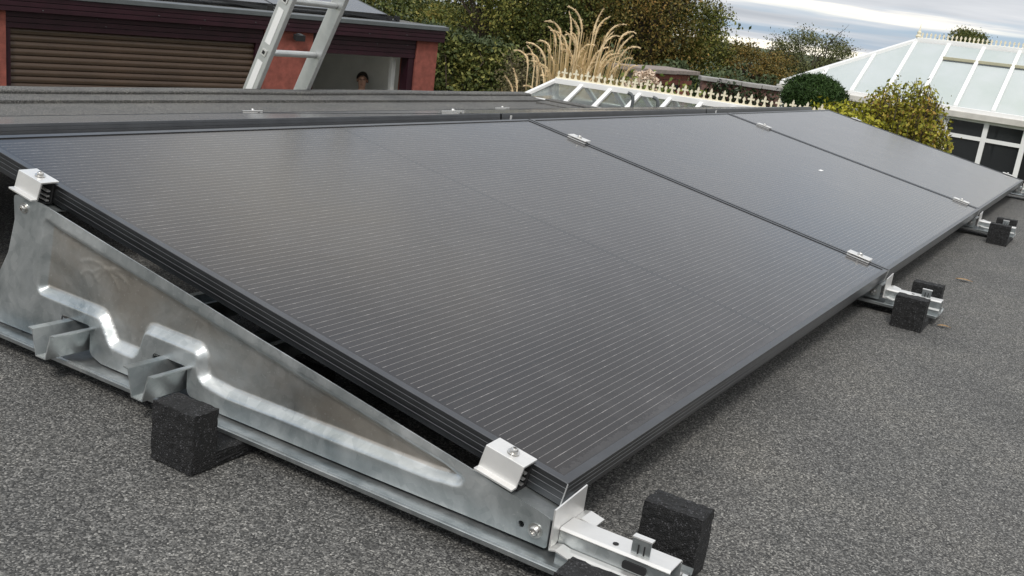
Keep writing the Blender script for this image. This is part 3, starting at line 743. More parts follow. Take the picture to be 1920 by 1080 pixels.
# ================================================================== LADDER (leans on the roof kerb)
LAD = simple('ladder_aluminium', (0.62, 0.63, 0.62), 0.45, 0.7, 0.12, 12)
lad = empty('ladder', (3.066, 3.47, GZ)); tag(lad, 'grey aluminium ladder leaning up past the roof edge in front of the garage', 'ladder')
def stile_pt(s_, h):     # height above the roof level -> position local to the ladder root; leans towards the roof
    return (s_, -0.02 - 0.30 * (h - 0.0) - 0.0, h - GZ)
hb, ht = GZ + 0.02, 1.55
LEAN = 0.42
def lp_(x, h): return Vector((x, LEAN * (0.06 - h) - 0.0, h - GZ))
for s_, sg in ((0.0, -1), (0.384, 1)):
    a, b_ = lp_(s_, hb), lp_(s_, ht)
    d = (b_ - a).normalized(); nx_ = Vector((1, 0, 0)); ny_ = d.cross(nx_)
    # channel section: web outside, flanges inward
    mb = MB(); wdt, dep = 0.030, 0.085
    def bx_at(x0, x1, y0, y1):
        vs_ = [p + nx_ * i + ny_ * j for p in (a, b_) for i, j in ((x0, y0), (x1, y0), (x1, y1), (x0, y1))]
        mb.add(vs_, [(3, 2, 1, 0), (4, 5, 6, 7), (0, 1, 5, 4), (1, 2, 6, 5), (2, 3, 7, 6), (3, 0, 4, 7)])
    bx_at(-wdt / 2, wdt / 2, -dep / 2, dep / 2)
    st = mb.build('stile', LAD, lad, bevel=0.004)
    if sg < 0: st_left = st
rung_h = [0.222 + 0.272 * k for k in range(-9, 5)]
rlen = math.hypot(1, LEAN)
for h in rung_h:
    MB().tube([lp_(0.016, h), lp_(0.368, h)], 0.0165, 10).build('rung', LAD, lad, smooth=40)
d = (lp_(0, 1) - lp_(0, 0)).normalized(); ny_ = d.cross(Vector((1, 0, 0)))
for h in rung_h:
    c = lp_(-0.0160, h); s_ = 0.017
    mb = MB(); q = [c + d * i * s_ + ny_ * j * s_ for i, j in ((-1, -1), (1, -1), (1, 1), (-1, 1))]
    mb.add([*q, *[p + Vector((-0.004, 0, 0)) for p in q]], [(0, 1, 2, 3), (7, 6, 5, 4), (0, 4, 5, 1), (1, 5, 6, 2), (2, 6, 7, 3), (3, 7, 4, 0)])
    rg = mb.build('rung_end', ALU, lad)
    s2 = 0.009; q = [c + Vector((-0.0042, 0, 0)) + d * i * s2 + ny_ * j * s2 for i, j in ((-1, -1), (1, -1), (1, 1), (-1, 1))]
    MB().add([*q, *[p + Vector((-0.0006, 0, 0)) for p in q]], [(0, 1, 2, 3), (7, 6, 5, 4), (0, 4, 5, 1), (1, 5, 6, 2), (2, 6, 7, 3), (3, 7, 4, 0)]).build('rung_hole', DARK, rg)
for k in range(-2, 4):
    h0, h1 = 0.222 + 0.272 * k + 0.045, 0.222 + 0.272 * (k + 1) - 0.045
    q = [lp_(-0.0155, hh) + ny_ * j for hh, j in ((h0, -0.016), (h1, -0.016), (h1, 0.022), (h0, 0.022))]
    MB().add([*q, *[p + Vector((-0.0008, 0, 0)) for p in q]], [(0, 1, 2, 3), (7, 6, 5, 4), (0, 4, 5, 1), (1, 5, 6, 2), (2, 6, 7, 3), (3, 7, 4, 0)]).build('sticker', WHITEP, st_left)

# ================================================================== LANTERN ROOF with cresting, beside the roof's far end
CREAM = simple('cream_cresting', (0.72, 0.66, 0.50), 0.5, 0, 0.08, 10)
def clear_glass(name, tint=(0.75, 0.82, 0.80), trans=0.85, rough=0.04):
    m_, t, b, l = new_mat(name)
    b.inputs['Base Color'].default_value = (*tint, 1); b.inputs['Roughness'].default_value = rough
    b.inputs['IOR'].default_value = 1.5; b.inputs['Transmission Weight'].default_value = trans
    tcn = N(t, 'ShaderNodeTexCoord'); n_ = N(t, 'ShaderNodeTexNoise', Scale=3.0, Detail=6.0); l(tcn.outputs['Object'], n_.inputs['Vector'])
    rr = ramp(t, [(0.35, (rough,) * 3), (0.7, (rough + 0.12,) * 3)]); l(n_.outputs['Fac'], rr.inputs[0]); l(rr.outputs[0], b.inputs['Roughness'])
    n6 = N(t, 'ShaderNodeTexNoise', Scale=1.1, Detail=7.0, Roughness=0.6); l(tcn.outputs['Object'], n6.inputs['Vector'])
    rc = ramp(t, [(0.35, tuple(c * k_ for c, k_ in zip(tint, (0.86, 0.90, 0.86)))), (0.62, tint)]); l(n6.outputs['Fac'], rc.inputs[0]); l(rc.outputs[0], b.inputs['Base Color'])
    return m_
CLEAR = clear_glass('lantern_glass', (0.90, 0.95, 0.93), 1.0, 0.0)
def finial(big):
    """fleur-de-lis cross on a curved foot, or the small bud between two"""
    mb = MB()
    if big:
        prof_ = [(-0.018, 0), (0.018, 0), (0.010, 0.012), (0.006, 0.026), (0.007, 0.040), (0.022, 0.036), (0.028, 0.044), (0.022, 0.052), (0.007, 0.050), (0.009, 0.064), (0.0, 0.084),
                 (-0.009, 0.064), (-0.007, 0.050), (-0.022, 0.052), (-0.028, 0.044), (-0.022, 0.036), (-0.007, 0.040), (-0.006, 0.026), (-0.010, 0.012)]
        c = [(0, 8, 9, 10, 11, 12, 18), ]
        n = len(prof_)
        parts = [(0, 1, 2, 18), (18, 2, 3, 17), (17, 3, 4, 16), (16, 4, 8, 12), (4, 5, 6, 7, 8), (12, 13, 14, 15, 16), (12, 8, 9, 10, 11)]
    else:
        prof_ = [(-0.012, 0), (0.012, 0), (0.006, 0.010), (0.0045, 0.022), (0.011, 0.032), (0.008, 0.044), (0.0, 0.055), (-0.008, 0.044), (-0.011, 0.032), (-0.0045, 0.022), (-0.006, 0.010)]
        n = len(prof_); parts = [(0, 1, 2, 10), (10, 2, 3, 9), (9, 3, 4, 8), (8, 4, 5, 7), (7, 5, 6)]
    t = 0.005
    mb.add([(t, a, z_) for a, z_ in prof_] + [(-t, a, z_) for a, z_ in prof_],
           parts_ := [tuple(f) for f in parts] + [tuple(n + i for i in f)[::-1] for f in parts] + [(i, n + i, n + (i + 1) % n, (i + 1) % n) for i in range(n)])
    return mb.mesh('finial', CREAM)
FB, FS = finial(True), finial(False)
lan = empty('roof_lantern', (7.0, 2.8, GZ)); tag(lan, 'low white-framed glass lantern roof with cream spiked cresting along its ridge', 'glass roof')
LY0, LY1, LX, LZ = 1.55, 3.82, 7.0, 0.088
def lz(y): return LZ + 0.026 * (3.82 - y)
def LL(x, y, z): return (x - 7.0, y - 2.8, z - GZ)
RUN, DROP = 0.30, 0.165
def lbar(a, b_, wx, wy, name, mat=WHITE): return MB().bar(LL(*a), LL(*b_), wx, wy).build(name, mat, lan, bevel=0.003)
lbar((LX, LY0, lz(LY0) - 0.012), (LX, LY1, lz(LY1) - 0.012), 0.085, 0.046, 'ridge_beam')
rcap = lbar((LX, LY0, lz(LY0) + 0.013), (LX, LY1 + 0.01, lz(LY1) + 0.013), 0.030, 0.012, 'ridge_cap', CREAM)
ybars = [3.56, 3.295, 3.03, 2.765, 2.50, 2.235, 1.97, 1.705]
for sg in (-1, 1):
    for y in ybars:
        a = (LX + sg * 0.02, y, lz(y) - 0.016); b_ = (LX + sg * RUN, y, lz(y) - DROP)
        lbar(a, b_, 0.036, 0.030, 'glazing_bar')
    lbar((LX + sg * RUN, LY0, lz(LY0) - DROP - 0.012), (LX + sg * RUN, LY1 + 0.16, lz(LY1) - DROP - 0.020), 0.05, 0.05, 'eaves_beam')
    lbar((LX + sg * 0.01, LY1, lz(LY1) - 0.012), (LX + sg * RUN, LY1 + 0.14, lz(LY1) - DROP), 0.040, 0.034, 'hip_bar')
    lbar((LX + sg * (RUN + 0.055), LY0, lz(LY0) - DROP - 0.040), (LX + sg * (RUN + 0.055), LY1 + 0.20, lz(LY1) - DROP - 0.045), 0.06, 0.05, 'gutter', TRIM)
    yy = [LY1] + ybars + [LY0]
    for i in range(len(yy) - 1):
        ya, yb = yy[i] - (0.018 if i else 0.0), yy[i + 1] + 0.018
        lo_a = ya + (0.12 if i == 0 else 0)
        q = [(LX + sg * 0.022, ya, lz(ya) - 0.022), (LX + sg * 0.022, yb, lz(yb) - 0.022), (LX + sg * (RUN - 0.01), yb, lz(yb) - DROP - 0.002), (LX + sg * (RUN - 0.01), lo_a, lz(ya) - DROP - 0.002)]
        MB().add([LL(*p) for p in q] + [LL(p[0], p[1], p[2] - 0.006) for p in q], [(0, 1, 2, 3), (7, 6, 5, 4), (0, 4, 5, 1), (1, 5, 6, 2), (2, 6, 7, 3), (3, 7, 4, 0)]).build('pane', CLEAR, lan)
MB().add([LL(LX, LY1 + 0.005, lz(LY1) - 0.024), LL(LX - RUN + 0.01, LY1 + 0.13, lz(LY1) - DROP), LL(LX + RUN - 0.01, LY1 + 0.13, lz(LY1) - DROP)], [(0, 1, 2)]).build('pane', CLEAR, lan)
y = LY1 - 0.01; k = 0
while y > LY0:
    o = bpy.data.objects.new('finial', FB if k % 2 else FS); COL.objects.link(o); o.parent = rcap; o.location = LL(LX, y, lz(y) + 0.018); y -= 0.0545; k += 1
mb = MB()
for sg in (-1, 1): mb.box(LX - 7 + sg * (RUN + 0.01) - 0.06, LX - 7 + sg * (RUN + 0.01) + 0.06, LY0 - 2.8, LY1 + 0.15 - 2.8, 0, lz(LY1) - DROP - 0.075 - GZ)
mb.build('side_wall', WHITE, lan)
MB().box(-RUN + 0.06, RUN - 0.06, LY0 - 2.8, LY1 - 2.7, 1.7, 1.75).build('inner_sill', WALLIN, lan)
# grey bent hand rails at the roof's far end
for k, (y, lab) in enumerate(((2.72, 'grey bent handrail crossing the lantern roof, the left of two'), (2.52, 'grey bent handrail crossing the lantern roof, the right of two'))):
    x = 6.15
    o = MB().tube([(x, y, GZ + 0.01), (x, y, 0.085), (x, y + 0.005, 0.112), (x - 0.004, y + 0.022, 0.130), (x - 0.012, y + 0.045, 0.137)], 0.0125, 10).build('handrail', TRIM, smooth=50)
    tag(o, lab, 'handrail', 'bent handrails beyond the roof end')

# ================================================================== CONSERVATORY
SKYGLASS = clear_glass('conservatory_glass', (0.62, 0.67, 0.675), 0.22, 0.03)
DKGLASS = clear_glass('window_glass', (0.02, 0.022, 0.024), 0.0, 0.03)
con = empty('conservatory', (16.8, 2.0, GZ)); tag(con, 'large white hipped conservatory with pale glass roof at the right', 'conservatory')
def CL(x, y, z): return (x - 16.8, y - 2.0, z - GZ)
EX, EZ, RXc, RZc, YR, YH = 16.0, 0.115, 17.6, 1.025, 2.95, 4.55
YE = -2.2                                   # runs on beyond the picture
def rz_(y): return RZc + 0.026 * (YR - y)
def ez_(y): return EZ + 0.012 * (3.0 - y) - 0.01
def cbar(a, b_, wx, wy, name='glazing_bar', mat=WHITE): return MB().bar(CL(*a), CL(*b_), wx, wy).build(name, mat, con, bevel=0.006)
rbeam = cbar((RXc, YE, rz_(YE)), (RXc, YR, rz_(YR)), 0.12, 0.10, 'ridge_beam')
cbar((EX, YE, ez_(YE) - 0.03), (EX, YH, ez_(YH) - 0.02), 0.10, 0.07, 'eaves_beam')
cbar((EX - 0.09, YE, ez_(YE) - 0.10), (EX - 0.09, YH + 0.05, ez_(YH) - 0.09), 0.10, 0.09, 'gutter', simple('stone_gutter', (0.55, 0.53, 0.49), 0.6))
cbar((RXc, YR, rz_(YR)), (EX, YH, ez_(YH)), 0.085, 0.07, 'hip_bar')
cbar((RXc, YR, rz_(YR)), (19.2, YH, ez_(YH)), 0.085, 0.07, 'hip_bar')
cbar((EX, YH, ez_(YH) - 0.03), (19.2, YH, ez_(YH) - 0.03), 0.10, 0.07, 'eaves_beam')
ys_c = [4.02, 3.461, 2.962, 2.445, 1.920, 1.392, 0.865, 0.338, -0.19, -0.72, -1.25, -1.78]
def slope_top(y):
    if y <= YR: return (RXc - 0.05, y, rz_(y) - 0.01)
    f = (y - YR) / (YH - YR); return (RXc + (EX - RXc) * f, y, rz_(YR) + (ez_(YH) - rz_(YR)) * f)
for y in ys_c: cbar(slope_top(y), (EX + 0.02, y, ez_(y) + 0.01), 0.060, 0.05)
yy = [YH - 0.03] + ys_c + [YE]
for i in range(len(yy) - 1):
    ya, yb = yy[i] - 0.02, yy[i + 1] + 0.02
    ta, tb = slope_top(ya), slope_top(yb); ba, bb = (EX + 0.03, ya, ez_(ya)), (EX + 0.03, yb, ez_(yb))
    def lerp(p, q, t): return tuple(a + (b_ - a) * t for a, b_ in zip(p, q))
    def pane(q, mat=SKYGLASS):
        MB().add([CL(*p) for p in q] + [CL(p[0], p[1], p[2] - 0.02) for p in q], [(0, 1, 2, 3), (7, 6, 5, 4), (0, 4, 5, 1), (1, 5, 6, 2), (2, 6, 7, 3), (3, 7, 4, 0)]).build('roof_pane', mat, con)
    if ya < YR - 0.3 and i >= 4:
        # opening light near the ridge: short pane, cross rail, long pane below
        pane([lerp(ta, ba, 0.02), lerp(tb, bb, 0.02), lerp(tb, bb, 0.24), lerp(ta, ba, 0.24)])
        c0, c1 = lerp(ta, ba, 0.27), lerp(tb, bb, 0.27)
        cbar((c0[0], c0[1], c0[2] + 0.02), (c1[0], c1[1], c1[2] + 0.02), 0.055, 0.05, 'cross_rail', simple('weathered_rail', (0.42, 0.40, 0.28), 0.6) if 'weathered_rail' not in bpy.data.materials else bpy.data.materials['weathered_rail'])
        pane([lerp(ta, ba, 0.30), lerp(tb, bb, 0.30), lerp(tb, bb, 0.99), lerp(ta, ba, 0.99)])
    else:
        pane([lerp(ta, ba, 0.02), lerp(tb, bb, 0.02), lerp(tb, bb, 0.99), lerp(ta, ba, 0.99)])
# hip end facing away and far slope, so the roof is closed
MB().add([CL(RXc, YR, rz_(YR) - 0.03), CL(EX, YH, ez_(YH) - 0.02), CL(19.2, YH, ez_(YH) - 0.02)], [(0, 1, 2)]).build('roof_pane', SKYGLASS, con)
MB().add([CL(RXc, YR, rz_(YR) - 0.03), CL(RXc, YE, rz_(YE) - 0.03), CL(19.2, YE, ez_(YE)), CL(19.2, YH, ez_(YH) - 0.02)], [(0, 1, 2, 3)]).build('roof_pane', SKYGLASS, con)
y = YR - 0.06; k = 0
while y > -0.4:
    o = bpy.data.objects.new('finial', FS); COL.objects.link(o); o.parent = rbeam; o.location = CL(RXc, y, rz_(y) + 0.045); o.scale = (1.6, 1.6, 1.7); y -= 0.066; k += 1
MB().lathe([(0.03, 0), (0.05, 0.03), (0.025, 0.06), (0.035, 0.09), (0.012, 0.13), (0.0, 0.24)], CL(RXc, YR, rz_(YR) + 0.04), 10).build('end_finial', CREAM, con, smooth=40)
# glazed front: posts, transoms, dark panes
zt0, ztr = ez_(1.9) - 0.145, -0.285
posts = [1.985, 1.425, 0.885, 0.345, -0.2, -0.75, -1.3, -1.85]
for y in posts: MB().box(*[v for pr in zip(CL(EX - 0.04, y - 0.035, GZ), CL(EX + 0.04, y + 0.035, zt0 + 0.03)) for v in pr]).build('post', WHITE, con, bevel=0.004)
def hbox(x0, x1, y0, y1, z0, z1, name, mat): 
    p0, p1 = CL(x0, y0, z0), CL(x1, y1, z1); MB().box(p0[0], p1[0], p0[1], p1[1], p0[2], p1[2]).build(name, mat, con)
for i in range(len(posts) - 1):
    y1, y0 = posts[i] - 0.035, posts[i + 1] + 0.035
    hbox(EX - 0.03, EX + 0.03, y0, y1, zt0 - 0.03, zt0 + 0.02, 'head_rail', WHITE)
    hbox(EX - 0.036, EX + 0.036, y0, y1, ztr - 0.028, ztr + 0.028, 'transom', WHITE)
    hbox(EX - 0.006, EX + 0.006, y0, y1, ztr + 0.028, zt0 - 0.03, 'window_pane', DKGLASS)
    hbox(EX - 0.006, EX + 0.006, y0, y1, -1.75, ztr - 0.028, 'window_pane', DKGLASS)
    hbox(EX - 0.03, EX + 0.03, y0, y1, GZ, -1.75, 'base_panel', WHITE)
hbox(EX - 0.03, EX + 0.03, 2.02, YH, GZ, ez_(3) - 0.09, 'front_wall', WHITE)
hbox(EX - 0.10, EX - 0.0301, YH - 0.12, YH + 0.02, GZ, ez_(YH) - 0.15, 'corner_post', WHITE)
hbox(EX + 0.031, 19.2, YH - 0.1, YH, GZ, ez_(YH) - 0.08, 'end_wall', WHITE)
hbox(EX + 0.5, 19.2, YE, YH - 0.12, GZ, GZ + 0.03, 'floor_slab', CONC)
hbox(19.1, 19.2, YE, YH - 0.11, GZ, ez_(0) - 0.08, 'rear_wall', BRICKW)

# ================================================================== GARDEN BUILDINGS
def brick_mat(name, col):
    m_, t, b, l = new_mat(name)
    tcn = N(t, 'ShaderNodeTexCoord'); n_ = N(t, 'ShaderNodeTexNoise', Scale=7.0, Detail=6.0, Roughness=0.7); l(tcn.outputs['Object'], n_.inputs['Vector'])
    oi = N(t, 'ShaderNodeObjectInfo')
    rp = ramp(t, [(0.2, tuple(c * 0.6 for c in col)), (0.8, tuple(min(1, c * 1.35) for c in col))])
    l(math_(t, 'ADD', math_(t, 'MULTIPLY', n_.outputs['Fac'], 0.6), math_(t, 'MULTIPLY', oi.outputs['Random'], 0.4)), rp.inputs[0]); l(rp.outputs[0], b.inputs['Base Color'])
    b.inputs['Roughness'].default_value = 0.9
    return m_
BRICK = brick_mat('red_brick', (0.23, 0.075, 0.05))
STONE = simple('weathered_coping', (0.24, 0.20, 0.18), 0.9, 0, 0.25, 9, 0.3)
STONEG = simple('grey_coping', (0.30, 0.29, 0.28), 0.9, 0, 0.25, 6, 0.3)
MORTAR = simple('mortar', (0.30, 0.27, 0.24), 0.95)
# small brick store: front faces the camera (across the X-Y diagonal)
sh = empty('brick_store', (12.15, 5.379, GZ)); tag(sh, 'small red brick store with stone slab roof and dark openings, beyond the cresting', 'shed')
# local x along the front, y away
H0 = 0.030 - GZ; SW = 2.0
MB().box(0.28, SW - 0.05, 0.03, 0.35, 0, H0).build('core', MORTAR, sh)
bl, bh = 0.225, 0.075
brick_me = MB().box(0, bl - 0.010, 0, 0.03, 0, bh - 0.010).mesh('brick', BRICK)
half_me = MB().box(0, bl / 2 - 0.010, 0, 0.03, 0, bh - 0.010).mesh('brick', BRICK)
OPEN = ((0.76, 1.02), (1.31, 1.58))
for r_i in range(10):
    z = H0 - (r_i + 1) * bh; xs = []
    x = 0.25 if r_i % 2 == 0 else 0.25 + bl / 2
    if r_i % 2: xs.append((0.25, half_me))
    while x < SW - 0.04:
        full = x + bl <= SW + 0.01; xs.append((x, brick_me if full else half_me)); x += bl
    for x, me_ in xs:
        ln = bl if me_ is brick_me else bl / 2
        if r_i >= 2 and any(x + ln * 0.5 > a and x + ln * 0.5 < b_ for a, b_ in OPEN): continue
        o = bpy.data.objects.new('brick', me_); COL.objects.link(o); o.parent = sh; o.location = (x, 0, z)
for a, b_ in OPEN: MB().box(a - 0.08, b_ + 0.08, 0.024, 0.0295, H0 - 0.75, H0 - 0.155).build('opening', DARK, sh)
MB().box(0.0, 1.15, -0.10, 0.45, H0 + 0.002, H0 + 0.060).build('roof_slab', STONE, sh, bevel=0.006)
MB().box(1.16, SW + 0.06, -0.10, 0.45, H0 + 0.006, H0 + 0.062).build('roof_slab', STONE, sh, bevel=0.006)
# garden wall with coping and its ivy
gw = empty('garden_wall', (12.60, 4.62, GZ), (0, 0, R(-61.5))); tag(gw, 'old brick garden wall with grey coping, left of the round dark shrub', 'wall')
MB().box(0, 1.05, 0, 0.22, 0, 2.36 + 0.04).build('wall_core', brick_mat('old_brick', (0.15, 0.085, 0.07)), gw)
for k in range(4):
    MB().box(-0.03 + k * 0.272, -0.03 + (k + 1) * 0.272 - 0.006, -0.05, 0.27, 2.402 + 0.004 * (k % 2), 2.455 + 0.004 * (k % 2)).build('coping_stone', STONEG, gw, bevel=0.006)

# ================================================================== PLANTS
def leaf_mat(name, cols, rough=0.6, pos=1.0):
    """each leaf takes its own tint; drifts of colour through the crown"""
    m_, t, b, l = new_mat(name)
    ge = N(t, 'ShaderNodeNewGeometry'); tcn = N(t, 'ShaderNodeTexCoord')
    n_ = N(t, 'ShaderNodeTexNoise', Scale=pos, Detail=3.0); l(tcn.outputs['Object'], n_.inputs['Vector'])
    f = math_(t, 'ADD', math_(t, 'MULTIPLY', ge.outputs['Random Per Island'], 0.62), math_(t, 'MULTIPLY', math_(t, 'SUBTRACT', n_.outputs['Fac'], 0.3), 0.95))
    rp = ramp(t, [(i / (len(cols) - 1), c) for i, c in enumerate(cols)]); l(f, rp.inputs[0]); l(rp.outputs[0], b.inputs['Base Color'])
    b.inputs['Roughness'].default_value = rough
    b.inputs['Specular IOR Level'].default_value = 0.25
    b.inputs['Transmission Weight'].default_value = 0.0
    return m_
BARK = simple('bark', (0.065, 0.048, 0.035), 0.95, 0, 0.4, 12, 0.6)
def leaves(name, pts, size, mat, parent, flat=0.0, aspect=0.55):
    """pts (n,3): one folded leaf (two quads sharing the midrib) at each point"""
    n = len(pts); d = rng.normal(size=(n, 3)); d[:, 2] = d[:, 2] * (1 - flat) - 0.2; d /= np.linalg.norm(d, axis=1)[:, None]
    u = np.cross(d, rng.normal(size=(n, 3))); u /= np.linalg.norm(u, axis=1)[:, None]; nn = np.cross(d, u)
    s_ = size * rng.uniform(0.6, 1.35, n)[:, None]
    wv = u * s_ * aspect * 0.5; tip = d * s_; dr = nn * s_ * 0.12
    P = np.stack([pts, pts + tip * 0.45 + wv + dr, pts + tip, pts + tip * 0.45 - wv + dr], 1).reshape(-1, 3)
    me = bpy.data.meshes.new(name)
    me.vertices.add(4 * n); me.vertices.foreach_set('co', P.astype(np.float32).ravel())
    idx = np.arange(4 * n).reshape(n, 4); tri = np.concatenate([idx[:, [0, 1, 2]], idx[:, [0, 2, 3]]], 1).reshape(-1)
    me.loops.add(6 * n); me.loops.foreach_set('vertex_index', tri.astype(np.int32))
    me.polygons.add(2 * n); me.polygons.foreach_set('loop_start', np.arange(0, 6 * n, 3, dtype=np.int32)); me.polygons.foreach_set('loop_total', np.full(2 * n, 3, np.int32))
    me.update(calc_edges=True); me.materials.append(mat)
    o = bpy.data.objects.new(name, me); COL.objects.link(o); o.parent = parent; return o
def limb(mb, a, b_, r0, r1, seed, sag=0.1, n=5):
    r_ = random.Random(seed); a = Vector(a); b_ = Vector(b_); L_ = (b_ - a).length
    pts = []
    for i in range(n + 1):
        t = i / n; p = a.lerp(b_, t)
        if 0 < i < n: p += Vector((r_.uniform(-1, 1), r_.uniform(-1, 1), r_.uniform(-1, 1))) * L_ * sag * 0.5
        pts.append(p)
    mb.tube(pts, [r0 + (r1 - r0) * i / n for i in range(n + 1)], 6, caps=False); return pts
def tree(name, base, cz, rx, ry, rz, nclump, nleaf, size, mat, label, cat='tree', group=None, twigs=0, clump=0.22, gz=GZ, seedoff=0):
    """base (x,y); crown centre height cz; radii; clumps of leaves on limbs"""
    r_ = empty(name, (base[0], base[1], gz)); tag(r_, label, cat, group)
    mb = MB(); c0 = Vector((0, 0, cz - gz)); fork = Vector((random.uniform(-.1, .1), random.uniform(-.1, .1), max(0.3, (cz - gz) - rz * 0.75)))
    limb(mb, (0, 0, 0), fork, 0.05 * (rx + rz), 0.035 * (rx + rz), nclump, 0.08)
    cl = []
    while len(cl) < nclump:
        q = rng.normal(size=3); q /= np.linalg.norm(q); f = rng.uniform(0.35, 1.0) ** 0.6
        if rng.random() < 0.12: f *= 1.12
        cl.append(np.array([q[0] * rx * f, q[1] * ry * f, q[2] * rz * f + cz - gz]))
    for k, q in enumerate(cl):
        if k % 2 == 0:
            mid = fork.lerp(Vector(q), 0.45) + Vector((random.uniform(-.1, .1), random.uniform(-.1, .1), 0.05)) * rx
            limb(mb, fork, mid, 0.02 * (rx + rz), 0.012 * (rx + rz), k); limb(mb, mid, q, 0.011 * (rx + rz), 0.003, k + 99)
    for k in range(twigs):
        q = Vector(cl[(2 * k) % nclump]); e = q + (q - c0).normalized() * random.uniform(0.15, 0.4) * rx + Vector((random.uniform(-.1, .1), random.uniform(-.1, .1), random.uniform(0, .2))) * rx
        limb(mb, q, e, 0.008, 0.002, k, n=3)
    mb.build('trunk', BARK, r_, smooth=60)
    per = nleaf // nclump; pts = []
    for q in cl:
        sc_ = clump * rng.uniform(0.7, 1.3)
        pts.append(q + rng.normal(size=(per, 3)) * np.array([rx, ry, rz]) * sc_ * 0.62)
    leaves('crown', np.concatenate(pts), size, mat, r_)
    return r_
OLIVE = leaf_mat('olive_leaves', [(0.035, 0.048, 0.014), (0.095, 0.115, 0.026), (0.19, 0.185, 0.042), (0.30, 0.22, 0.055)], pos=0.8)
RUSSET = leaf_mat('russet_leaves', [(0.040, 0.042, 0.014), (0.105, 0.095, 0.024), (0.20, 0.14, 0.036), (0.31, 0.165, 0.05)], pos=0.9)
DKGREEN = leaf_mat('dark_leaves', [(0.022, 0.035, 0.013), (0.055, 0.078, 0.020), (0.115, 0.125, 0.032), (0.24, 0.20, 0.05)], pos=0.8)
GREYGR = leaf_mat('grey_green_leaves', [(0.038, 0.048, 0.020), (0.085, 0.10, 0.038), (0.15, 0.155, 0.06), (0.19, 0.15, 0.065)], pos=0.9)
IVY = leaf_mat('ivy_leaves', [(0.026, 0.043, 0.017), (0.065, 0.087, 0.026), (0.145, 0.160, 0.043), (0.377, 0.348, 0.102)], pos=1.2)
BLUEGR = leaf_mat('conifer_leaves', [(0.030, 0.046, 0.020), (0.058, 0.080, 0.034), (0.105, 0.13, 0.060)], pos=1.0)
YELGR = leaf_mat('yellow_green_leaves', [(0.09, 0.10, 0.012), (0.24, 0.25, 0.022), (0.40, 0.38, 0.035), (0.48, 0.42, 0.06)], pos=2.5)
HEATH = leaf_mat('heath_leaves', [(0.043, 0.041, 0.020), (0.094, 0.080, 0.041), (0.160, 0.131, 0.065), (0.131, 0.160, 0.043)], pos=1.5)
PINEG = leaf_mat('needle_leaves', [(0.014, 0.032, 0.009), (0.035, 0.072, 0.017), (0.065, 0.123, 0.029)], pos=1.5)
TG = 'trees along the garden boundary'
tree('garden_tree', (18.9, 12.1), 0.8, 1.1, 1.2, 1.3, 50, 13000, 0.065, OLIVE, 'green and yellow tree right behind the garage roof corner', group=TG)
tree('garden_tree', (20.3, 11.8), 0.9, 1.9, 1.8, 1.8, 90, 24000, 0.068, DKGREEN, 'dark green tree above the ivy hedge', group=TG)
tree('garden_tree', (21.0, 10.4), 1.0, 1.8, 1.8, 1.9, 90, 24000, 0.068, DKGREEN, 'dark tree directly behind the tall dry grass', group=TG)
tree('garden_tree', (20.9, 9.30), 1.00, 1.30, 1.5, 1.6, 80, 22000, 0.064, RUSSET, 'tall russet-brown tree right of the tall dry grass', group=TG)
tree('garden_tree', (21.9, 8.72), 0.50, 1.0, 1.1, 0.92, 60, 15000, 0.062, OLIVE, 'olive-green tree with a rounded top where the sky begins', group=TG, twigs=14)
tree('garden_tree', (23.2, 7.55), 0.06, 1.10, 1.0, 0.50, 50, 11000, 0.055, RUSSET, 'low thin brownish tree between the olive tree and the lone grey-green tree', group=TG, twigs=30)
tree('garden_tree', (26.6, 7.10), 0.48, 0.95, 1.0, 0.62, 70, 13000, 0.052, GREYGR, 'lone grey-green bushy tree with bare twigs, left of the conservatory roof', group=TG, twigs=90, clump=0.25)
tree('garden_tree', (36.0, 4.70), 1.62, 0.52, 0.5, 0.30, 26, 5000, 0.07, DKGREEN, 'distant dark treetop peeping over the conservatory ridge', group=TG, clump=0.45)
# far belt of woodland closing the view behind the boundary trees
belt = []
for k in range(150):
    t = k / 149; x = 24 + 4.5 * t + math.sin(7 * t); y = 24 - 12.6 * t
    belt.append(np.array([x, y, 0]) + rng.normal(size=(300, 3)) * np.array([0.7, 0.7, 0.0]) + np.stack([np.zeros(300), np.zeros(300), rng.uniform(-2.2, 1.0 + 0.7 * math.sin(9 * t), 300)], 1))
tag(leaves('woodland', np.concatenate(belt), 0.13, DKGREEN, None), 'dark belt of far woodland behind the garden trees', kind='stuff')

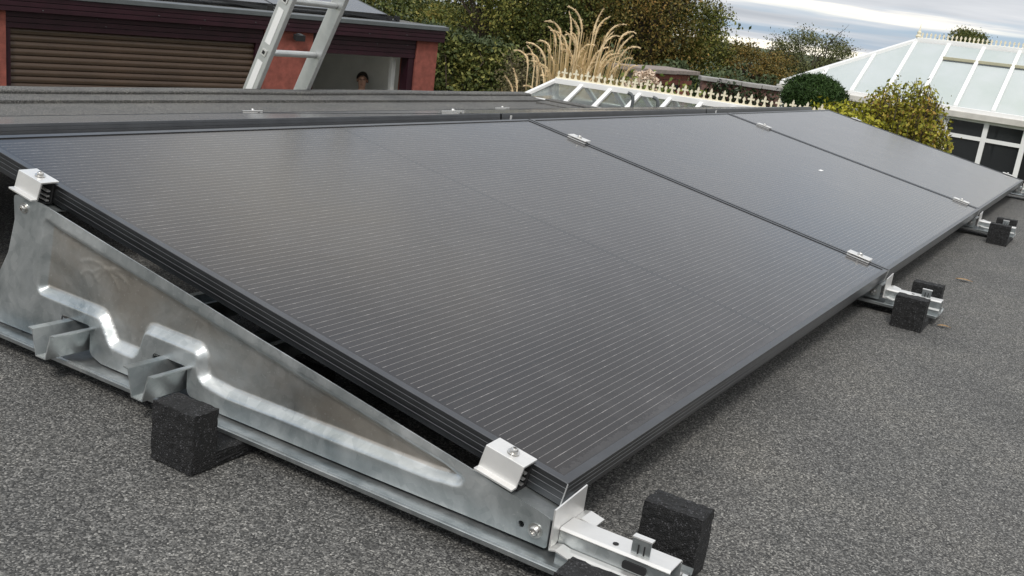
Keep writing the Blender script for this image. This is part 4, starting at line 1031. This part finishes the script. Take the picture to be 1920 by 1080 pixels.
def hedge_block(name, c, ang, lx, ly, z0, z1, n, size, mat, label, cat, stems=0, top=None, ntop=0, taper=0.0, lumps=0.10):
    r_ = empty(name, (c[0], c[1], GZ), (0, 0, ang)); tag(r_, label, cat)
    mb = MB()
    for k in range(stems):
        x = random.uniform(0.05, 0.95) * lx; y = random.uniform(0.1, 0.6) * ly
        limb(mb, (x, y, 0), (x + random.uniform(-.3, .3), y, (z1 - GZ) * random.uniform(0.85, 0.99)), 0.022, 0.006, k, 0.14, 7)
        for j in range(4):
            zz = random.uniform(0.5, 0.95) * (z1 - GZ); limb(mb, (x, y, zz), (x + random.uniform(-.5, .5), y + random.uniform(-.15, .1), zz + random.uniform(-.1, .25)), 0.010, 0.003, k * 7 + j, 0.2, 4)
    if stems: mb.build('stem', BARK, r_, smooth=60)
    u = rng.uniform(0, 1, (n, 3)); f = rng.random(n)
    p = np.stack([u[:, 0] * lx, u[:, 1] ** 2.2 * ly, (z0 - GZ) + u[:, 2] * (z1 - z0)], 1)
    p[:, 2] -= taper * p[:, 0] / lx * (u[:, 2])
    p += np.stack([np.sin(p[:, 2] * 9 + p[:, 0] * 5), np.sin(p[:, 0] * 8 + p[:, 2] * 6), np.sin(p[:, 0] * 6)], 1) * lumps * 0.5 + rng.normal(size=(n, 3)) * 0.04
    leaves('foliage', p, size, mat, r_)
    if top is not None:
        u = rng.uniform(0, 1, (ntop, 3)); p = np.stack([u[:, 0] * lx, u[:, 1] * ly, (z1 - GZ) - taper * u[:, 0] + rng.normal(size=ntop) * 0.05 + 0.03 * np.sin(u[:, 0] * 17)], 1)
        leaves('top_growth', p, size * 0.8, top, r_)
    return r_
hedge_block('ivy_hedge', (11.95, 8.6), R(-29), 1.45, 0.55, -1.2, 0.14, 8000, 0.075, IVY, 'ivy-covered hedge with yellowish leaves beside the red garage', 'hedge', 14, BLUEGR, 2800, 0.16)
tree('brown_shrub', (12.55, 7.15), -0.55, 0.55, 0.5, 0.55, 40, 7000, 0.042, HEATH, 'brownish wispy shrub between the ivy hedge and the tall dry grass', 'shrub', twigs=60, clump=0.4)
hedge_block('low_hedge', (17.0, 8.2), R(-60), 3.3, 0.8, -1.2, 0.02, 8000, 0.085, BLUEGR, 'low green hedge behind the brick store', 'hedge', lumps=0.2)
hedge_block('ivy_patch', (12.52, 4.55), R(-61.5), 0.95, 0.10, -1.0, 0.02, 3000, 0.055, leaf_mat('dark_ivy', [(0.008, 0.014, 0.007), (0.02, 0.035, 0.014), (0.05, 0.065, 0.03)], 0.35), 'dark ivy climbing over the old garden wall', 'ivy', lumps=0.05)
# clipped round shrub: dense fine needles
rs = empty('round_shrub', (8.25, 1.98, GZ)); tag(rs, 'dense dark green dome-shaped shrub left of the yellow-green one', 'shrub')
mb = MB(); limb(mb, (0, 0, 0), (0, 0, 2.45), 0.04, 0.02, 1); 
for k in range(10):
    a = k * 0.63; limb(mb, (0, 0, 2.1), (0.2 * math.cos(a), 0.2 * math.sin(a), 2.62), 0.012, 0.004, k)
mb.build('stem', BARK, rs, smooth=60)
q = rng.normal(size=(20000, 3)); q /= np.linalg.norm(q, axis=1)[:, None]; f = rng.uniform(0.5, 1, 20000)[:, None] ** 0.35
P_ = q * f * np.array([0.265, 0.265, 0.185]) * (1 + 0.07 * np.sin(q[:, [0]] * 7 + q[:, [2]] * 5) + 0.06 * np.sin(q[:, [1]] * 11 + q[:, [0]] * 6) + rng.normal(size=(20000, 1)) * 0.035) + np.array([0, 0, 2.60])
leaves('foliage', P_, 0.034, PINEG, rs, aspect=0.22)
# yellow-green shrubs in front of the conservatory
def sprig_shrub(name, base, cz, rx, rz, n_sprig, label, mat, size=0.03, lean=0.0):
    r_ = empty(name, (base[0], base[1], GZ)); tag(r_, label, 'shrub', 'yellow-green shrubs by the conservatory'); mb = MB(); pts = []
    for k in range(n_sprig):
        a = random.uniform(0, 6.283); rr_ = rx * math.sqrt(random.random()); x, y = rr_ * math.cos(a), rr_ * math.sin(a)
        h = (cz - GZ) + rz * (1 - (rr_ / rx) ** 2) ** 0.5 * random.uniform(0.5, 1.12)
        b0 = Vector((x * 0.25, y * 0.25, 0.6)); t0 = Vector((x + lean * random.random(), y, h))
        pp = limb(mb, b0, t0, 0.008, 0.002, k, 0.05, 5)
        for j in range(75):
            f = 0.40 + 0.60 * math.sqrt(random.random()); p = b0.lerp(t0, f); s_ = 0.05 * (1.25 - f) + 0.018
            pts.append((p.x + random.gauss(0, s_), p.y + random.gauss(0, s_), p.z + random.gauss(0, 0.02)))
    mb.build('stem', BARK, r_, smooth=60); leaves('foliage', np.array(pts), size, mat, r_)
sprig_shrub('sprig_shrub', (7.36, 1.46), 0.02, 0.36, 0.26, 260, 'low bright yellow-green shrub beside the dark dome-shaped shrub', YELGR, 0.036)
sprig_shrub('sprig_shrub', (7.58, 1.10), 0.02, 0.38, 0.48, 300, 'taller yellow-green shrub with upright reddish tips in front of the conservatory', leaf_mat('tipped_leaves', [(0.07, 0.08, 0.014), (0.18, 0.19, 0.022), (0.32, 0.29, 0.035), (0.34, 0.17, 0.06)], pos=2.2), 0.034)
# tall dry ornamental grass
STRAW = simple('dry_straw', (0.50, 0.36, 0.17), 0.8, 0, 0.35, 4)
PLUME = simple('straw_plume', (0.74, 0.58, 0.36), 0.9, 0, 0.3, 8)
def grass_clump(base, n, hmin, hmax, spread, label, nplume, leanx=0.0):
    r_ = empty('ornamental_grass', (base[0], base[1], GZ)); tag(r_, label, 'grass'); mb = MB(); rr = random.Random(n)
    side = Vector((0.5, -0.866, 0))          # across the view
    for k in range(n):
        a = rr.gauss(0, 0.5); b_ = rr.gauss(0, 0.5); h = rr.uniform(hmin, hmax)
        root = side * a * 0.16 + Vector((0.866, 0.5, 0)) * b_ * 0.2
        outx = max(-1.15, min(1.15, a + rr.gauss(0, 0.25))) * spread + leanx
        tipv = root + side * outx + Vector((0.866, 0.5, 0)) * b_ * 0.3
        pts = []
        for i in range(7):
            t = i / 6; p = root.lerp(tipv, t ** 1.7); p.z = h * t; pts.append(p)
        mb.tube(pts, [0.0052 - 0.0032 * i / 6 for i in range(7)], 4, caps=False)
        if k < nplume:
            d = (pts[-1] - pts[-2]).normalized(); sg = 1 if outx > 0 else -1
            pl = [pts[-1]]; dirv = Vector(d); bend = rr.uniform(0.02, 0.13); droop = rr.uniform(0.01, 0.13); stp = rr.uniform(0.024, 0.040)
            for i in range(8):
                dirv = (dirv + side * sg * bend * (0.6 + rr.random()) + Vector((0, 0, -droop * (0.5 + 0.35 * i)))).normalized(); pl.append(pl[-1] + dirv * stp)
            pm_ = MB(); pm_.tube([pts[-2].lerp(pts[-1], 0.4)] + pl, [0.003, 0.006, 0.008, 0.0095, 0.0095, 0.0085, 0.007, 0.005, 0.0035, 0.0015], 5)
            for i in range(1, len(pl)):
                for q_ in range(22):      # loose awns along the plume
                    p_ = pl[i - 1].lerp(pl[i], rr.random()); dd_ = ((pl[i] - pl[i - 1]).normalized() * 1.4 + Vector((rr.gauss(0, .5), rr.gauss(0, .5), rr.gauss(0, .5) - 0.15))).normalized()
                    wv_ = dd_.orthogonal().normalized() * 0.0032; ln_ = rr.uniform(0.022, 0.048) * (1.15 - 0.07 * i)
                    pm_.add([p_ - wv_, p_ + wv_, p_ + dd_ * ln_], [(0, 1, 2)])
            o = pm_.build('plume', PLUME, r_, smooth=60)
            bm = bmesh.new(); bm.from_mesh(o.data)
            for v in bm.verts: v.co += Vector((rr.uniform(-1, 1), rr.uniform(-1, 1), rr.uniform(-1, 1))) * 0.004
            bm.to_mesh(o.data); bm.free()
    # basal dead blades
    for k in range(150):
        a = rr.gauss(0, 0.6); root = side * a * 0.2; e = root + side * (a * 0.6 + rr.gauss(0, .15)) + Vector((0.866, 0.5, 0)) * rr.gauss(0, .2)
        h = rr.uniform(hmin * 0.5, hmin * 0.95); pts = []
        for i in range(6):
            t = i / 5; p = root.lerp(e, t ** 1.5); p.z = h * (t - 0.25 * t ** 4 * rr.random()); pts.append(p)
        mb.tube(pts, [0.0065 - 0.005 * i / 5 for i in range(6)], 3, caps=False)
    mb.build('stems', STRAW, r_, smooth=60); return r_
grass_clump((8.98, 4.62), 430, 2.15, 2.84, 0.23, 'tall clump of dry straw-coloured grass with drooping plumes behind the cresting', 52, 0.05)
grass_clump((9.15, 5.15), 26, 2.00, 2.45, 0.22, 'smaller looser clump of dry grass with few plumes, left of the tall clump', 7, -0.03)
# hydrangea: pale heads over green leaves
hy = empty('hydrangea', (9.2, 3.98, GZ)); tag(hy, 'pale pink faded hydrangea heads with green leaves behind the cresting', 'flowering shrub')
PETAL = leaf_mat('faded_petals', [(0.55, 0.42, 0.33), (0.75, 0.62, 0.50), (0.82, 0.74, 0.62)], pos=3)
pts = rng.normal(size=(900, 3)) * np.array([0.22, 0.22, 0.10]) + np.array([0.03, -0.06, 2.28]); leaves('foliage', pts, 0.06, leaf_mat('hydrangea_leaves', [(0.05, 0.08, 0.015), (0.12, 0.16, 0.03), (0.22, 0.22, 0.04)], pos=3), hy)
side = np.array([0.5, -0.866, 0])
mb = MB()
for k, (s_, z) in enumerate(((-0.16, 2.34), (-0.10, 2.40), (-0.05, 2.48), (0.02, 2.42), (0.08, 2.44), (0.03, 2.50), (-0.20, 2.28), (0.10, 2.36), (-0.02, 2.33))):
    c = side * s_ + np.array([0, 0, z]); q = rng.normal(size=(160, 3)); q /= np.linalg.norm(q, axis=1)[:, None]
    leaves('flower_head', c + q * np.array([0.050, 0.050, 0.040]), 0.042, PETAL, hy, aspect=0.9)
    limb(mb, (c[0] * 0.3, c[1] * 0.3, 0.5), c, 0.006, 0.004, k)
mb.build('stem', BARK, hy)
# one yellow flower at the roof edge
yf = empty('yellow_flower', (11.4, 6.82, GZ)); tag(yf, 'single small yellow flower above the roof edge, below the ivy hedge', 'flower')
c = Vector((0.0, 0.0, -0.50 - GZ)); mb = MB()
for k in range(9):
    a = k * 0.698; dd = Vector((math.cos(a), math.sin(a), 0.35)); e = Vector((-math.sin(a), math.cos(a), 0))
    mb.add([c, c + dd * 0.03 + e * 0.013, c + dd * 0.055, c + dd * 0.03 - e * 0.013], [(0, 1, 2, 3)])
mb.build('petals', simple('yellow_petal', (0.75, 0.60, 0.06), 0.6), yf)
MB().tube([(0, 0, 0), (0.02, 0.01, 0.9), (0, 0, c.z)], 0.006, 5).build('stem', simple('green_stem', (0.08, 0.14, 0.03), 0.7), yf)
# arched cream garden ornament on a brick pier by the conservatory
og = empty('garden_ornament', (9.75, 1.15, GZ)); tag(og, 'cream arched lattice ornament on a small brick pier below the conservatory window', 'ornament')
MB().box(-0.12, 0.12, -0.12, 0.12, 0, 2.16).build('pier', BRICK, og)
MB().box(-0.15, 0.15, -0.15, 0.15, 2.162, 2.20).build('pier_cap', STONEG, og, bevel=0.008)
sd3 = Vector((0.4, -0.917, 0)); 
mb = MB(); arc = [Vector((0, 0, 2.20)) + sd3 * (0.085 * math.cos(a)) + Vector((0, 0, 0.20 * math.sin(a))) for a in [math.pi * k / 14 for k in range(15)]]
mb.tube(arc, 0.018, 8).build('arch', CREAM, og, smooth=50)
for k in range(1, 6):
    a = math.pi * k / 6; MB().tube([Vector((0, 0, 2.205)), Vector((0, 0, 2.20)) + sd3 * (0.078 * math.cos(a)) + Vector((0, 0, 0.185 * math.sin(a)))], 0.009, 6).build('rib', CREAM, og)

# ================================================================== PERSON in the open garage bay
SKIN = simple('skin', (0.58, 0.34, 0.25), 0.55, 0, 0.12, 20)
HAIR = simple('dark_hair', (0.025, 0.016, 0.012), 0.6, 0, 0.3, 40)
SHIRT = simple('dark_grey_top', (0.06, 0.06, 0.065), 0.9, 0, 0.2, 15, 0.3)
TROUS = simple('dark_trousers', (0.03, 0.032, 0.045), 0.9, 0, 0.2, 15)
def skin_mesh(name, joints, bones, mat, parent, root=0):
    me = bpy.data.meshes.new(name); me.from_pydata([j[0] for j in joints], bones, []); me.materials.append(mat)
    o = bpy.data.objects.new(name, me); COL.objects.link(o); o.parent = parent
    md = o.modifiers.new('skin', 'SKIN'); md.use_smooth_shade = True
    for i, j in enumerate(joints):
        sv = me.skin_vertices[0].data[i]; sv.radius = j[1] if isinstance(j[1], tuple) else (j[1], j[1]); sv.use_root = (i == root)
    ss = o.modifiers.new('sub', 'SUBSURF'); ss.levels = 2; ss.render_levels = 2
    return o
pe = empty('person'); 
pe.matrix_basis = gar.matrix_basis @ Matrix.Translation((5.17, 1.10, GZ + 0.02)) @ Matrix.Rotation(R(-38), 4, 'Z') @ Matrix.Scale(0.935, 4)
tag(pe, 'person with dark hair and dark grey top standing in the open garage bay', 'person')
J = [((0, 0, 0.95), 0.13), ((0, 0, 1.15), 0.12), ((0, 0, 1.36), (0.15, 0.10)), ((0, 0.005, 1.47), 0.055), ((0, 0, 1.53), 0.052),
     ((0, -0.012, 1.585), (0.066, 0.075)), ((0, -0.002, 1.66), (0.074, 0.090)), ((0, 0.006, 1.715), (0.056, 0.068))]
Bn = [(0, 1), (1, 2), (2, 3), (3, 4), (4, 5), (5, 6), (6, 7)]
def chain(start, items):
    p = start
    for it in items: J.append(it); Bn.append((p, len(J) - 1)); p = len(J) - 1
    return p
for s_ in (-1, 1):
    wv = chain(2, [((s_ * 0.17, 0, 1.40), 0.055), ((s_ * 0.24, 0.01, 1.13), 0.042), ((s_ * 0.25, -0.06, 0.90), 0.030), ((s_ * 0.25, -0.08, 0.84), (0.038, 0.02))])
    for fx, ln in ((-0.026, 0.075), (-0.009, 0.085), (0.009, 0.080), (0.026, 0.062)):
        chain(wv, [((s_ * 0.25 + 0.006, -0.08 + fx, 0.80), 0.009), ((s_ * 0.25 - s_ * 0.004, -0.083 + fx, 0.80 - ln * 0.6), 0.008), ((s_ * 0.25 - s_ * 0.016, -0.080 + fx, 0.80 - ln), 0.007)])
    chain(wv - 1, [((s_ * 0.25, -0.115, 0.86), 0.011), ((s_ * 0.245, -0.135, 0.81), 0.009)])
    chain(0, [((s_ * 0.10, 0, 0.88), 0.085), ((s_ * 0.11, 0, 0.48), 0.055), ((s_ * 0.11, 0.02, 0.10), 0.040), ((s_ * 0.12, -0.14, 0.035), 0.035)])
skin_mesh('body', J, Bn, SKIN, pe)
MB().tube([(0, -0.088, 1.655), (0, -0.112, 1.618), (0, -0.088, 1.608)], [0.008, 0.014, 0.010], 8).build('nose', SKIN, pe, smooth=60)
for s_ in (-1, 1):
    MB().lathe([(0.002, -0.010), (0.010, -0.004), (0.011, 0.002), (0.004, 0.010)], (s_ * 0.030, -0.083, 1.655), 10, 'y').build('eye', HAIR, pe, smooth=60)
    MB().lathe([(0.004, -0.010), (0.022, -0.006), (0.026, 0.004), (0.006, 0.012)], (s_ * 0.078, 0.0, 1.635), 10, 'x').build('ear', SKIN, pe, smooth=60)
MB().bar((-0.024, -0.083, 1.572), (0.024, -0.083, 1.572), 0.01, 0.008).build('mouth', simple('lips', (0.30, 0.12, 0.10), 0.5), pe, bevel=0.002)
hm = MB(); nn_ = 16
for i in range(9):
    th = math.pi * 0.62 * i / 8
    for k in range(nn_):
        a = 2 * math.pi * k / nn_; fr_ = max(0, -math.sin(a)); tt = th * (1 - 0.52 * fr_)
        rr_ = 1 + 0.05 * math.sin(5 * a + i)
        hm.v.append((0.094 * rr_ * math.sin(tt) * math.cos(a), 0.012 + 0.112 * rr_ * math.sin(tt) * math.sin(a), 1.645 + 0.125 * math.cos(tt)))
for i in range(8):
    for k in range(nn_): hm.f.append((i * nn_ + k, i * nn_ + (k + 1) % nn_, (i + 1) * nn_ + (k + 1) % nn_, (i + 1) * nn_ + k))
hm.build('hair', HAIR, pe, smooth=80)
JS = [((0, 0, 0.90), 0.150), ((0, 0, 1.15), 0.138), ((0, 0, 1.36), (0.165, 0.118)), ((0, 0.005, 1.44), 0.072)]; BS = [(0, 1), (1, 2), (2, 3)]
for s_ in (-1, 1):
    o = len(JS); JS += [((s_ * 0.175, 0, 1.40), 0.068), ((s_ * 0.24, 0.01, 1.13), 0.056), ((s_ * 0.25, -0.055, 0.92), 0.044)]; BS += [(2, o), (o, o + 1), (o + 1, o + 2)]
skin_mesh('sweatshirt', JS, BS, SHIRT, pe)
JT = [((0, 0, 0.93), 0.138)]; BT = []
for s_ in (-1, 1):
    o = len(JT); JT += [((s_ * 0.10, 0, 0.86), 0.098), ((s_ * 0.11, 0, 0.48), 0.072), ((s_ * 0.11, 0.02, 0.07), 0.062)]; BT += [(0, o), (o, o + 1), (o + 1, o + 2)]
skin_mesh('trousers', JT, BT, TROUS, pe)
